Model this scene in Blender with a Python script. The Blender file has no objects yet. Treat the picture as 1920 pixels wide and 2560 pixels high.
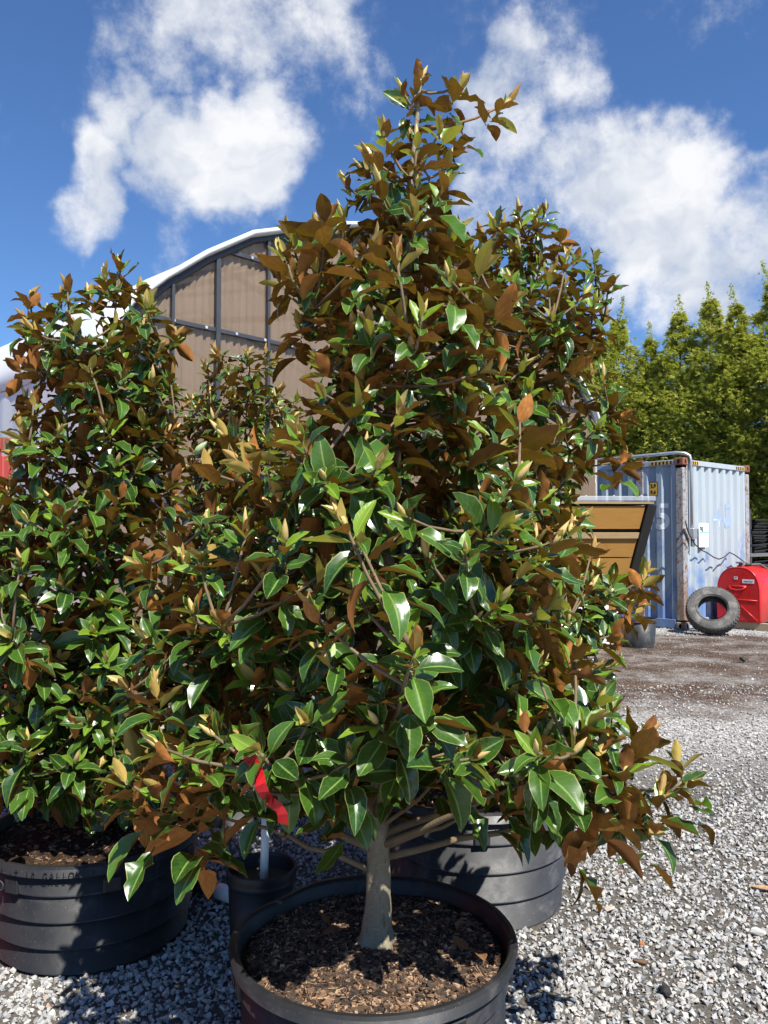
import bpy, bmesh, math, random
import numpy as np
from mathutils import Vector, Matrix, noise as mnoise

R = math.radians
scene = bpy.context.scene
col = scene.collection

# ------------------------------------------------------------------ camera
CAM_H, FPX, PITCH = 1.55, 1991.0, R(1.87)
cam_d = bpy.data.cameras.new('camera')
cam = bpy.data.objects.new('camera', cam_d); col.objects.link(cam)
cam_d.sensor_fit = 'VERTICAL'; cam_d.sensor_height = 36.0; cam_d.sensor_width = 27.0
cam_d.lens = 36.0 * FPX / 2560.0
cam_d.clip_start = 0.05; cam_d.clip_end = 600
cam.location = (0, 0, CAM_H); cam.rotation_euler = (R(90) + PITCH, 0, 0)
scene.camera = cam
CP, SP = math.cos(PITCH), math.sin(PITCH)

def ray(px, py):
    a = (px - 960) / FPX; b = (1280 - py) / FPX
    return Vector((a, CP - b * SP, SP + b * CP))

def at(px, py, Y):
    r = ray(px, py)
    return Vector((r.x * Y / r.y, Y, CAM_H + r.z * Y / r.y))

# ------------------------------------------------------------------ light
SUN_AZ = Vector((0.50, -0.866)); SUN_EL = R(53)
sun_dir = Vector((SUN_AZ.x * math.cos(SUN_EL), SUN_AZ.y * math.cos(SUN_EL), math.sin(SUN_EL)))
sl = bpy.data.lights.new('sun', 'SUN'); sl.energy = 5.0; sl.angle = R(0.53); sl.color = (1.0, 0.955, 0.88)
so = bpy.data.objects.new('sun', sl); col.objects.link(so)
so.rotation_euler = sun_dir.to_track_quat('Z', 'Y').to_euler()

def setin(n, k, v):
    n.inputs[k].default_value = v

world = bpy.data.worlds.new('World'); scene.world = world; world.use_nodes = True
def build_world():
    nt = world.node_tree; nt.nodes.clear(); N = nt.nodes.new; L = nt.links.new
    out = N('ShaderNodeOutputWorld'); bg = N('ShaderNodeBackground'); L(bg.outputs[0], out.inputs[0])
    bg.inputs[1].default_value = 0.060
    sky = N('ShaderNodeTexSky'); sky.sky_type = 'NISHITA'; sky.sun_disc = False
    sky.sun_elevation = SUN_EL; sky.sun_rotation = math.atan2(SUN_AZ.x, SUN_AZ.y)
    sky.altitude = 50; sky.air_density = 1.0; sky.dust_density = 0.35; sky.ozone_density = 2.6
    tint = N('ShaderNodeMix'); tint.data_type = 'RGBA'; tint.blend_type = 'MULTIPLY'; tint.inputs[0].default_value = 1
    L(sky.outputs[0], tint.inputs[6]); tint.inputs[7].default_value = (0.84, 1.16, 1.56, 1)
    tc = N('ShaderNodeTexCoord')
    # domain warp: fluffy edges
    def noise_(scale, detail, rough, vec, distortion=0.0):
        n = N('ShaderNodeTexNoise'); n.inputs['Scale'].default_value = scale; n.inputs['Detail'].default_value = detail
        n.inputs['Roughness'].default_value = rough; n.inputs['Distortion'].default_value = distortion
        L(vec, n.inputs['Vector']); return n
    def math_(op, a, b=None, clamp=False):
        m = N('ShaderNodeMath'); m.operation = op; m.use_clamp = clamp
        for i, v in enumerate((a, b)):
            if v is None: continue
            if isinstance(v, (int, float)): m.inputs[i].default_value = v
            else: L(v, m.inputs[i])
        return m.outputs[0]
    wn = noise_(4.2, 4, 0.68, tc.outputs['Generated'])
    sub = N('ShaderNodeVectorMath'); sub.operation = 'SUBTRACT'; L(wn.outputs['Color'], sub.inputs[0]); sub.inputs[1].default_value = (.5, .5, .5)
    scl = N('ShaderNodeVectorMath'); scl.operation = 'SCALE'; L(sub.outputs[0], scl.inputs[0]); scl.inputs['Scale'].default_value = 0.20
    add = N('ShaderNodeVectorMath'); add.operation = 'ADD'; L(tc.outputs['Generated'], add.inputs[0]); L(scl.outputs[0], add.inputs[1])
    nrm = N('ShaderNodeVectorMath'); nrm.operation = 'NORMALIZE'; L(add.outputs[0], nrm.inputs[0])
    # cloud banks: (px, py, radius px, weight) turned into sky directions
    blobs = [(560, 10, 230, .78), (400, 10, 150, .6), (760, 20, 170, .68), (620, 150, 120, .4), (560, 400, 165, 1.1), (650, 330, 120, .9), (480, 480, 110, .75),
             (255, 400, 105, .8), (235, 490, 95, .8), (330, 330, 80, .5), (390, 230, 70, .55), (840, 210, 110, .62), (890, 320, 90, .5), (760, 260, 90, .5), (450, 620, 70, .4),
             (1290, 200, 130, .8), (1410, 230, 130, .8), (1250, 330, 150, .85), (1330, 120, 120, .45), (1280, 480, 160, .95), (1520, 450, 190, 1.05), (1690, 420, 175, 1.2), (1620, 560, 190, 1.1), (1450, 520, 180, 1.05), (1800, 620, 150, .95), (1560, 680, 150, .85),
             (1400, 600, 170, .8), (1780, 520, 110, .8), (1910, 540, 190, 1.15), (1850, 700, 190, 1.05), (1700, 720, 150, .8), (860, 480, 70, .6), (1120, 600, 90, .7), (1900, 560, 110, .6),
             (2250, 420, 240, .9), (-260, 260, 260, .8), (960, -420, 330, .8), (1700, -300, 260, .7), (-500, 700, 240, .8)]
    acc = None
    for (px, py, rp, w) in blobs:
        d = ray(px, py).normalized()
        ra = 1.05 * rp / FPX / (1 + ((px - 960) / FPX) ** 2 * .6 + ((py - 1345) / FPX) ** 2 * .6)
        dp = N('ShaderNodeVectorMath'); dp.operation = 'DOT_PRODUCT'; L(nrm.outputs[0], dp.inputs[0]); dp.inputs[1].default_value = d
        mr = N('ShaderNodeMapRange'); mr.interpolation_type = 'SMOOTHSTEP'
        mr.inputs[1].default_value = math.cos(ra * 1.25); mr.inputs[2].default_value = math.cos(ra * 0.2)
        mr.inputs[3].default_value = 0; mr.inputs[4].default_value = w
        L(dp.outputs['Value'], mr.inputs[0])
        acc = mr.outputs[0] if acc is None else math_('MAXIMUM', acc, mr.outputs[0])
    fine = noise_(6.0, 7, 0.66, tc.outputs['Generated'])
    big = noise_(2.3, 2, 0.55, tc.outputs['Generated'])
    f1 = math_('MULTIPLY', math_('SUBTRACT', fine.outputs['Fac'], 0.5), 3.4)
    f2 = math_('MULTIPLY', math_('SUBTRACT', big.outputs['Fac'], 0.62), 0.9)
    dens = math_('ADD', math_('ADD', acc, f1), f2)
    mask = N('ShaderNodeMapRange'); mask.interpolation_type = 'SMOOTHERSTEP'; L(dens, mask.inputs[0])
    mask.inputs[1].default_value = 0.12; mask.inputs[2].default_value = 1.28; mask.inputs[3].default_value = 0; mask.inputs[4].default_value = 0.97
    shade = noise_(9, 4, .55, nrm.outputs[0])
    cr = N('ShaderNodeMix'); cr.data_type = 'RGBA'; cr.inputs[6].default_value = (6.2, 6.8, 7.9, 1); cr.inputs[7].default_value = (10.0, 10.1, 10.3, 1)
    mm = N('ShaderNodeMapRange'); L(shade.outputs['Fac'], mm.inputs[0]); mm.inputs[1].default_value = .38; mm.inputs[2].default_value = .58
    L(mm.outputs[0], cr.inputs[0])
    mix = N('ShaderNodeMix'); mix.data_type = 'RGBA'; L(mask.outputs[0], mix.inputs[0]); L(tint.outputs[2], mix.inputs[6]); L(cr.outputs[2], mix.inputs[7])
    L(mix.outputs[2], bg.inputs[0])
build_world()
world.cycles.sampling_method = 'MANUAL'; world.cycles.sample_map_resolution = 512

vs = scene.view_settings
vs.view_transform = 'Standard'; vs.look = 'None'; vs.gamma = 1; vs.use_curve_mapping = False; vs.exposure = 0.72
scene.display_settings.display_device = 'sRGB'
scene.render.engine = 'CYCLES'
cy = scene.cycles
cy.use_denoising = True; cy.max_bounces = 4; cy.transparent_max_bounces = 5; cy.diffuse_bounces = 2; cy.glossy_bounces = 2; cy.transmission_bounces = 3
cy.use_adaptive_sampling = True; cy.adaptive_threshold = 0.02
cy.sample_clamp_indirect = 4.0; cy.caustics_reflective = False; cy.caustics_refractive = False

# ------------------------------------------------------------------ helpers
def tag(o, label=None, cat=None, group=None, kind=None):
    if label: o['label'] = label
    if cat: o['category'] = cat
    if group: o['group'] = group
    if kind: o['kind'] = kind
    return o

def empty(name, loc=(0, 0, 0), rz=0.0):
    o = bpy.data.objects.new(name, None); col.objects.link(o); o.location = loc; o.rotation_euler = (0, 0, rz)
    o.empty_display_size = .1
    return o

def link(name, me, parent=None, mat=None):
    o = bpy.data.objects.new(name, me); col.objects.link(o)
    if mat is not None: me.materials.append(mat)
    if parent is not None: o.parent = parent
    return o

class MB:
    """collects simple shapes into one mesh"""
    def __init__(s): s.v = []; s.f = []; s.sm = []
    def add(s, vs, fs, smooth=False):
        b = len(s.v); s.v += [tuple(v) for v in vs]
        s.f += [tuple(i + b for i in f) for f in fs]; s.sm += [smooth] * len(fs); return s
    def box(s, c, d, M=None, bev=0.0):
        x, y, z = d[0] / 2, d[1] / 2, d[2] / 2
        if bev <= 0:
            vs = [Vector((sx * x, sy * y, sz * z)) for sx in (-1, 1) for sy in (-1, 1) for sz in (-1, 1)]
            fs = [(0, 1, 3, 2), (4, 6, 7, 5), (0, 4, 5, 1), (2, 3, 7, 6), (0, 2, 6, 4), (1, 5, 7, 3)]
        else:
            bm = bmesh.new(); bmesh.ops.create_cube(bm, size=1)
            for v in bm.verts: v.co = Vector((v.co.x * 2 * x, v.co.y * 2 * y, v.co.z * 2 * z))
            bmesh.ops.bevel(bm, geom=list(bm.edges), offset=bev, segments=1, affect='EDGES', profile=.5)
            bm.verts.index_update()
            vs = [v.co.copy() for v in bm.verts]; fs = [tuple(v.index for v in f.verts) for f in bm.faces]; bm.free()
        if M is not None: vs = [M @ v for v in vs]
        c = Vector(c); return s.add([v + c for v in vs], fs)
    def tube(s, pts, rad, n=8, cap=True, smooth=True):
        pts = [Vector(p) for p in pts]
        if not hasattr(rad, '__len__'): rad = [rad] * len(pts)
        vs = []; fs = []; up = None
        for i, p in enumerate(pts):
            t = (pts[min(i + 1, len(pts) - 1)] - pts[max(i - 1, 0)])
            if t.length < 1e-9: t = Vector((0, 0, 1))
            t.normalize()
            if up is None: up = t.orthogonal().normalized()
            up = (up - t * up.dot(t)); up = up.normalized() if up.length > 1e-6 else t.orthogonal().normalized()
            sd = t.cross(up)
            for k in range(n):
                a = 2 * math.pi * k / n
                vs.append(p + (up * math.cos(a) + sd * math.sin(a)) * rad[i])
        for i in range(len(pts) - 1):
            for k in range(n):
                fs.append((i * n + k, i * n + (k + 1) % n, (i + 1) * n + (k + 1) % n, (i + 1) * n + k))
        s.add(vs, fs, smooth)
        if cap:
            b = len(s.v) - len(vs)
            s.f.append(tuple(b + k for k in reversed(range(n)))); s.sm.append(False)
            s.f.append(tuple(b + (len(pts) - 1) * n + k for k in range(n))); s.sm.append(False)
        return s
    def lathe(s, prof, n=48, rfun=None, smooth=True, close=False):
        vs = []; fs = []
        for (r, z) in prof:
            for k in range(n):
                a = 2 * math.pi * k / n; rr = r * (rfun(a, z) if rfun else 1)
                vs.append((rr * math.cos(a), rr * math.sin(a), z))
        m = len(prof)
        for i in range(m if close else m - 1):
            j = (i + 1) % m
            for k in range(n):
                fs.append((i * n + k, i * n + (k + 1) % n, j * n + (k + 1) % n, j * n + k))
        return s.add(vs, fs, smooth)
    def build(s, name, mat=None, parent=None):
        me = bpy.data.meshes.new(name); me.from_pydata(s.v, [], s.f)
        me.polygons.foreach_set('use_smooth', s.sm); me.update()
        return link(name, me, parent, mat)

def sharp_lathe(prof, tol=35):
    """duplicate profile points where the outline turns sharply so that smooth shading keeps the crease"""
    out = []
    for i, p in enumerate(prof):
        out.append(p)
        if 0 < i < len(prof) - 1:
            a = math.atan2(p[1] - prof[i - 1][1], p[0] - prof[i - 1][0]); b = math.atan2(prof[i + 1][1] - p[1], prof[i + 1][0] - p[0])
            d = abs((b - a + math.pi) % (2 * math.pi) - math.pi)
            if d > R(tol): out.append(p)
    return out

# ------------------------------------------------------------------ materials
class NT:
    def __init__(s, name):
        s.m = bpy.data.materials.new(name); s.m.use_nodes = True; s.t = s.m.node_tree
        s.b = s.t.nodes['Principled BSDF']; s.o = s.t.nodes['Material Output']
    def n(s, t, **kw):
        x = s.t.nodes.new('ShaderNode' + t)
        for k, v in kw.items(): setattr(x, k, v)
        return x
    def l(s, a, b): s.t.links.new(a, b)
    def val(s, sock, v):
        if hasattr(v, 'is_linked') or isinstance(v, bpy.types.NodeSocket): s.l(v, sock)
        elif isinstance(v, tuple) and len(v) == 3 and sock.type == 'RGBA': sock.default_value = (*v, 1)
        else: sock.default_value = v
    def noise(s, scale, detail=4, rough=.55, vec=None, dist=0.0):
        x = s.n('TexNoise'); x.inputs['Scale'].default_value = scale; x.inputs['Detail'].default_value = detail
        x.inputs['Roughness'].default_value = rough; x.inputs['Distortion'].default_value = dist
        if vec is not None: s.l(vec, x.inputs['Vector'])
        return x.outputs['Fac']
    def ramp(s, fac, lo, hi, a=0.0, b=1.0, smooth=True):
        x = s.n('MapRange'); x.interpolation_type = 'SMOOTHSTEP' if smooth else 'LINEAR'
        s.val(x.inputs[0], fac); x.inputs[1].default_value = lo; x.inputs[2].default_value = hi
        x.inputs[3].default_value = a; x.inputs[4].default_value = b
        return x.outputs[0]
    def mix(s, fac, a, b, mode='MIX'):
        x = s.n('Mix'); x.data_type = 'RGBA'; x.blend_type = mode
        s.val(x.inputs[0], fac); s.val(x.inputs[6], a); s.val(x.inputs[7], b)
        return x.outputs[2]
    def math(s, op, a, b=0.0, clamp=False):
        x = s.n('Math', operation=op, use_clamp=clamp); s.val(x.inputs[0], a); s.val(x.inputs[1], b); return x.outputs[0]
    def co(s, kind='Object'):
        return s.n('TexCoord').outputs[kind]
    def map(s, vec, scale=(1, 1, 1), loc=(0, 0, 0), rot=(0, 0, 0)):
        x = s.n('Mapping'); s.l(vec, x.inputs[0]); x.inputs['Scale'].default_value = scale; x.inputs['Location'].default_value = loc
        x.inputs['Rotation'].default_value = rot; return x.outputs[0]
    def bump(s, h, strength=.3, dist=.01):
        x = s.n('Bump'); x.inputs['Strength'].default_value = strength; x.inputs['Distance'].default_value = dist
        s.l(h, x.inputs['Height']); s.l(x.outputs[0], s.b.inputs['Normal']); return x.outputs[0]
    def set(s, **kw):
        names = {'color': 'Base Color', 'rough': 'Roughness', 'metal': 'Metallic', 'spec': 'Specular IOR Level', 'coat': 'Coat Weight', 'coat_rough': 'Coat Roughness', 'trans': 'Transmission Weight', 'alpha': 'Alpha', 'sheen': 'Sheen Weight'}
        for k, v in kw.items(): s.val(s.b.inputs[names[k]], v)
        return s

def m_plain(name, c, rough=.6, var=.15, scale=30, bump=.0, spec=.4, metal=0.0, kind='Object', dirt=None, dirt_scale=6.0, dirt_lo=.5, dirt_hi=.75):
    t = NT(name); v = t.co(kind); f = t.noise(scale, 5, .6, v)
    c2 = tuple(x * (1 - var) for x in c); c3 = tuple(min(1, x * (1 + var)) for x in c)
    cc = t.mix(f, c2, c3)
    if dirt:
        cc = t.mix(t.ramp(t.noise(dirt_scale, 6, .65, v, .4), dirt_lo, dirt_hi), cc, dirt)
    t.set(color=cc, rough=t.ramp(t.noise(scale * .6, 3, .5, v), .3, .7, max(0, rough - .1), min(1, rough + .1)), spec=spec, metal=metal)
    if bump: t.bump(t.noise(scale * 3, 4, .6, v), bump, .004)
    return t.m

def m_leaf(name, top_a, top_b, rib, edge, under_a, under_b, rough=.22, trans=(.25, .4, .04), tw=.22, edge_w=.90):
    t = NT(name)
    at_ = t.n('Attribute'); at_.attribute_name = 'rnd'; oi = t.n('ObjectInfo')
    rnd = t.math('FRACT', t.math('ADD', at_.outputs['Fac'], oi.outputs['Random']))
    uv = t.n('UVMap'); sx = t.n('SeparateXYZ'); t.l(uv.outputs[0], sx.inputs[0])
    u = t.math('ABSOLUTE', t.math('SUBTRACT', t.math('MULTIPLY', sx.outputs[0], 2.0), 1.0))
    base = t.mix(rnd, top_a, top_b)
    off_ = t.n('VectorMath', operation='ADD'); t.l(uv.outputs[0], off_.inputs[0]); t.l(t.math('MULTIPLY', rnd, 37.0), off_.inputs[1])
    blotch = t.noise(6, 3, .55, off_.outputs[0]); base = t.mix(t.ramp(blotch, .35, .7, 0, .35), base, top_b)
    c = t.mix(t.ramp(u, .03, .11, .85, 0), base, rib)
    # side veins, faint
    vv = t.math('ADD', t.math('MULTIPLY', sx.outputs[1], 9.0), t.math('MULTIPLY', u, -1.6))
    vein = t.ramp(t.math('ABSOLUTE', t.math('SUBTRACT', t.math('FRACT', vv), .5)), 0.0, .07, .22, 0)
    c = t.mix(vein, c, rib)
    c = t.mix(t.ramp(u, edge_w, .985, 0, .9), c, edge)
    c = t.mix(t.math('MULTIPLY', t.ramp(blotch, .64, .70, 0, .8), t.ramp(rnd, .55, .75)), c, (.16, .085, .03))
    r2 = t.math('POWER', t.math('FRACT', t.math('MULTIPLY', rnd, 7.31)), .9)
    un = t.mix(r2, under_a, under_b)
    un = t.mix(t.ramp(u, .03, .10, .55, 0), un, tuple(x * .55 for x in under_a))
    un = t.mix(t.math('MULTIPLY', vein, .7), un, tuple(x * .6 for x in under_a))
    un = t.mix(t.ramp(blotch, .32, .62, 0, .38), un, under_b)
    geo = t.n('NewGeometry'); bf = geo.outputs['Backfacing']
    t.set(color=t.mix(bf, c, un), rough=t.mix(bf, t.mix(t.math('FRACT', t.math('MULTIPLY', rnd, 3.7)), (rough * .85,) * 3, (rough * 1.9,) * 3), (.75,) * 3), spec=t.mix(bf, (.55,) * 3, (.15,) * 3))
    t.bump(vein, .12, .002)
    tr = t.n('BsdfTranslucent'); t.val(tr.inputs[0], trans)
    ms = t.n('MixShader'); ms.inputs[0].default_value = tw
    t.l(t.b.outputs[0], ms.inputs[1]); t.l(tr.outputs[0], ms.inputs[2]); t.l(ms.outputs[0], t.o.inputs[0])
    return t.m

M = {}
M['leaf'] = m_leaf('leaf_mature', (.010, .040, .008), (.054, .130, .013), (.20, .30, .07), (.26, .30, .08), (.54, .215, .052), (.14, .058, .019), trans=(.24, .17, .010), tw=.12)
M['leaf_young'] = m_leaf('leaf_young', (.10, .22, .016), (.20, .33, .022), (.35, .42, .10), (.34, .40, .10), (.42, .26, .07), (.50, .36, .10), trans=(.35, .42, .03), tw=.26, rough=.25)
M['leaf_new'] = m_leaf('leaf_new', (.48, .36, .11), (.36, .34, .09), (.5, .4, .16), (.5, .38, .15), (.50, .33, .12), (.44, .26, .09), trans=(.5, .4, .08), tw=.2, rough=.5)
M['leaf_dead'] = m_leaf('leaf_dead', (.22, .10, .035), (.15, .075, .03), (.3, .16, .07), (.2, .1, .04), (.26, .15, .08), (.2, .11, .05), trans=(.3, .15, .03), tw=.1, rough=.55)
M['bud'] = m_plain('bud_felt', (.60, .43, .17), .85, .25, 60, .2, .15)
M['flower_bud'] = m_plain('flower_bud', (.42, .50, .26), .5, .15, 40, .1, .3)

def m_bark():
    t = NT('bark'); v = t.co('Object')
    a = t.noise(18, 6, .65, t.map(v, (1, 1, .55))); b = t.noise(90, 4, .6, v)
    c = t.mix(a, (.15, .125, .085), (.36, .30, .21)); c = t.mix(t.ramp(t.noise(9, 4, .5, v), .5, .72, 0, .55), c, (.16, .17, .10))
    lent = t.ramp(t.noise(55, 2, .5, t.map(v, (1, 1, 3.5))), .58, .70, 0, .7); c = t.mix(lent, c, (.33, .29, .22))
    c = t.mix(t.ramp(t.noise(30, 5, .7, t.map(v, (1, 1, .3))), .55, .68, 0, .6), c, (.07, .055, .04))
    t.set(color=c, rough=.9, spec=.15); t.bump(t.math('ADD', a, t.math('MULTIPLY', b, .6)), .9, .008); return t.m
M['bark'] = m_bark()
M['branch'] = m_plain('branch_bark', (.17, .125, .075), .85, .35, 30, .4, .2)
M['twig'] = m_plain('twig', (.24, .135, .065), .8, .35, 45, .3, .2)

def m_pot(name, c=(.022, .023, .025), dust=(.14, .135, .125), amt=1.0):
    t = NT(name); v = t.co('Object')
    d = t.ramp(t.noise(5.5, 7, .7, v, .5), .50, .80, 0, .55 * amt)
    cc = t.mix(d, c, dust)
    cc = t.mix(t.ramp(t.noise(210, 2, .5, v), .70, .76, 0, .55 * amt), cc, (.28, .28, .27))
    cc = t.mix(t.ramp(t.noise(26, 5, .75, t.map(v, (1, 1, .25), rot=(.1, .0, .4))), .66, .76, 0, .35 * amt), cc, (.17, .165, .16))
    t.set(color=cc, rough=t.ramp(t.noise(8, 5, .6, v), .3, .7, .38, .62), spec=.45)
    t.bump(t.noise(120, 3, .6, v), .12, .002); return t.m
M['pot'] = m_pot('black_plastic', (.015, .0155, .017), (.12, .115, .105), .8); M['pot2'] = m_pot('worn_black_plastic', (.030, .031, .033), (.16, .155, .145), 1.25)

def m_soil():
    t = NT('soil'); v = t.co('Object')
    a = t.noise(45, 8, .75, v); b = t.noise(8, 4, .6, v)
    c = t.mix(a, (.014, .009, .006), (.11, .068, .040)); c = t.mix(t.ramp(b, .5, .7, 0, .5), c, (.05, .034, .022))
    t.set(color=c, rough=.95, spec=.1); t.bump(t.noise(70, 8, .8, v), 1.0, .02); return t.m
M['soil'] = m_soil()

def m_attr(name, rough=.85, attr='col', scale=60, bump=.25, var=.35):
    t = NT(name); a = t.n('Attribute'); a.attribute_name = attr; v = t.co('Object')
    f = t.noise(scale, 5, .65, v)
    c = t.mix(t.ramp(f, .3, .7, 0, var), a.outputs['Color'], (0.05, .048, .045), 'MIX')
    t.set(color=c, rough=rough, spec=.25); t.bump(t.noise(scale * 4, 3, .6, v), bump, .003); return t.m
M['stone'] = m_attr('gravel_stone', .88, scale=70, var=.28)
M['chip'] = m_attr('bark_chip', .92, scale=120, var=.4)

def m_ground():
    t = NT('ground_dirt_and_gravel'); v = t.co('Object')
    vo = t.n('TexVoronoi'); vo.inputs['Scale'].default_value = 42; t.l(v, vo.inputs['Vector'])
    vo2 = t.n('TexVoronoi'); vo2.inputs['Scale'].default_value = 95; t.l(v, vo2.inputs['Vector'])
    sx = t.n('SeparateColor'); t.l(vo.outputs['Color'], sx.inputs[0])
    st = t.mix(sx.outputs[0], (.26, .26, .26), (.52, .50, .46)); st = t.mix(t.ramp(sx.outputs[1], .75, .95), st, (.62, .60, .56))
    st = t.mix(t.ramp(vo.outputs['Distance'], .35, .8, 0, .6), st, (.09, .082, .075))
    sx2 = t.n('SeparateColor'); t.l(vo2.outputs['Color'], sx2.inputs[0])
    dirt = t.mix(t.noise(30, 8, .75, v), (.024, .013, .008), (.10, .058, .036))
    dirt = t.mix(t.ramp(t.noise(2.2, 4, .6, v), .45, .65, 0, .7), dirt, (.105, .070, .047))
    peb = t.math('MULTIPLY', t.ramp(sx2.outputs[0], .80, .84), t.ramp(vo2.outputs['Distance'], .4, .55, 1, 0))
    dirt = t.mix(peb, dirt, t.mix(sx2.outputs[1], (.22, .215, .20), (.48, .46, .42)))
    px = t.n('SeparateXYZ'); t.l(v, px.inputs[0])
    edge = t.noise(.9, 5, .6, v); e2 = t.math('MULTIPLY', t.math('SUBTRACT', edge, .5), 3.2)
    yy = t.math('ADD', px.outputs[1], e2)
    band = t.math('MULTIPLY', t.ramp(yy, 6.5, 7.8), t.ramp(yy, 12.2, 13.2, 1, 0))
    patch = t.ramp(t.noise(1.3, 6, .7, v), .34, .56, .45, 1)
    band = t.math('MULTIPLY', band, patch)
    near = t.math('MAXIMUM', t.ramp(px.outputs[1], 4.6, 6.6), t.ramp(px.outputs[1], .9, 1.3, 1, 0))     # close by the loose stones are built on bare dirt
    gr = t.mix(near, t.mix(t.noise(40, 7, .7, v), (.06, .052, .044), (.16, .145, .125)), st)
    t.set(color=t.mix(band, gr, dirt), rough=.92, spec=.15)
    h = t.math('ADD', t.math('MULTIPLY', vo.outputs['Distance'], -1.0), t.math('MULTIPLY', t.noise(60, 6, .7, v), .8))
    t.bump(h, .8, .012); return t.m
M['ground'] = m_ground()

def m_container(name, c, deep, rust=.62, rust_edge=True):
    t = NT(name); v = t.co('Object'); sx = t.n('SeparateXYZ'); t.l(v, sx.inputs[0])
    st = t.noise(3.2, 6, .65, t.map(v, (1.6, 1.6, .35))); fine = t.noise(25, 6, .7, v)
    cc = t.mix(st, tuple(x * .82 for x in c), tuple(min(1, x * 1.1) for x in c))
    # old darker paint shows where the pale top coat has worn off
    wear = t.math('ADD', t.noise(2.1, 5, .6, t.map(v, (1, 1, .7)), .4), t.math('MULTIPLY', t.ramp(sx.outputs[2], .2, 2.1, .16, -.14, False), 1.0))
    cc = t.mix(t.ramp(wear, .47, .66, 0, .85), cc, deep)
    ru = t.math('MAXIMUM', t.ramp(t.noise(14, 7, .75, v, .5), rust, rust + .09), t.ramp(t.noise(7, 6, .7, t.map(v, (4, 4, .35))), rust + .03, rust + .14, 0, .8))
    cc = t.mix(ru, cc, t.mix(fine, (.11, .038, .014), (.27, .12, .045)))
    cc = t.mix(t.ramp(t.noise(60, 4, .6, v), .66, .75, 0, .35), cc, (.09, .1, .11))
    t.set(color=cc, rough=.6, spec=.35); t.bump(fine, .15, .004); return t.m
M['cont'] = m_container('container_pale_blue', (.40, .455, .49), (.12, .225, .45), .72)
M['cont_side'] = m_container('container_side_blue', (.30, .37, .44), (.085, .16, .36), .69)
M['cont_post'] = m_container('container_post_rusty', (.34, .36, .37), (.24, .15, .10), .505)
M['cont_red'] = m_container('container_red', (.46, .072, .06), (.36, .05, .045), .8)
M['rust'] = m_plain('rusty_casting', (.23, .095, .06), .85, .4, 20, .4, .2)
M['black'] = m_plain('black_hole_shade', (.006, .006, .006), .9, .1)  # flat black for the shade inside holes
M['yellow'] = m_plain('yellow_sticker', (.62, .36, .05), .5, .12, 30)
M['ink'] = m_plain('black_ink', (.012, .012, .012), .6, .1)
M['white_paint'] = m_plain('white_paint', (.72, .74, .75), .6, .12, 12, dirt=(.40, .44, .50), dirt_scale=9, dirt_lo=.6, dirt_hi=.78)
M['blue_paint'] = m_plain('faded_blue_paint', (.30, .40, .60), .6, .12, 12, dirt=(.42, .48, .55), dirt_scale=9, dirt_lo=.55, dirt_hi=.75)
M['paper'] = m_plain('white_paper', (.78, .79, .80), .7, .03, 12)
M['cyan'] = m_plain('cyan_ink', (.22, .46, .62), .6, .1)
M['galv'] = m_plain('galvanised', (.46, .48, .50), .38, .12, 25, .05, .5, .7)
M['steel'] = m_plain('grey_steel', (.17, .175, .18), .5, .2, 20, .1, .5, .3)
M['dark_steel'] = m_plain('dark_steel', (.045, .047, .055), .5, .2, 20, .1, .5)
M['bolt'] = m_plain('bolt', (.7, .71, .72), .4, .1, 20, 0, .5, .6)
M['rubber'] = m_plain('tyre_rubber', (.10, .097, .09), .88, .25, 18, .2, .2, dirt=(.21, .20, .18), dirt_scale=7, dirt_lo=.45, dirt_hi=.7)
M['red'] = m_plain('red_tank_paint', (.56, .018, .018), .32, .12, 6, 0, .5, dirt=(.34, .03, .028), dirt_scale=4, dirt_lo=.52, dirt_hi=.8)
M['timber'] = m_plain('sawn_timber', (.36, .28, .19), .85, .25, 14, .3, .2)
M['hose'] = m_plain('black_hose', (.03, .03, .032), .55, .2, 30, .05, .4)
M['hose_worn'] = m_plain('worn_hose', (.11, .085, .075), .6, .2, 30, .05, .4)
M['pvc'] = m_plain('white_pvc', (.74, .75, .74), .42, .06, 20, 0, .45, dirt=(.42, .40, .36), dirt_scale=12, dirt_lo=.58, dirt_hi=.78)
M['ribbon'] = m_plain('red_flagging', (.40, .007, .012), .45, .1, 20, .05, .45)
M['strap'] = m_plain('webbing', (.34, .31, .24), .9, .2, 160, .4, .1)
M['white_board'] = m_plain('white_board', (.72, .72, .71), .5, .05, 8)
M['tray'] = m_plain('black_tray', (.018, .018, .02), .42, .2, 12, 0, .5, dirt=(.08, .08, .08), dirt_scale=5)
M['poly'] = None
def m_wood(name, a, b, axis=(1, 12, 12)):
    t = NT(name); v = t.co('Object'); g = t.noise(5, 7, .65, t.map(v, axis), .6); g2 = t.noise(2.2, 3, .5, v)
    c = t.mix(g, a, b); c = t.mix(t.ramp(g2, .6, .8, 0, .5), c, tuple(x * .45 for x in a))
    t.set(color=c, rough=.7, spec=.25); t.bump(g, .3, .004); return t.m
M['plank'] = m_wood('orange_stained_plank', (.25, .118, .025), (.40, .21, .052)); M['grey_wood'] = m_wood('weathered_rail', (.30, .19, .08), (.42, .31, .17))
M['black_wood_gap'] = m_plain('black_wood_and_gap_shade', (.014, .013, .012), .7, .3, 30, .2, .3)  # black wood, also colours the shade in the hopper gap
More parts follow.
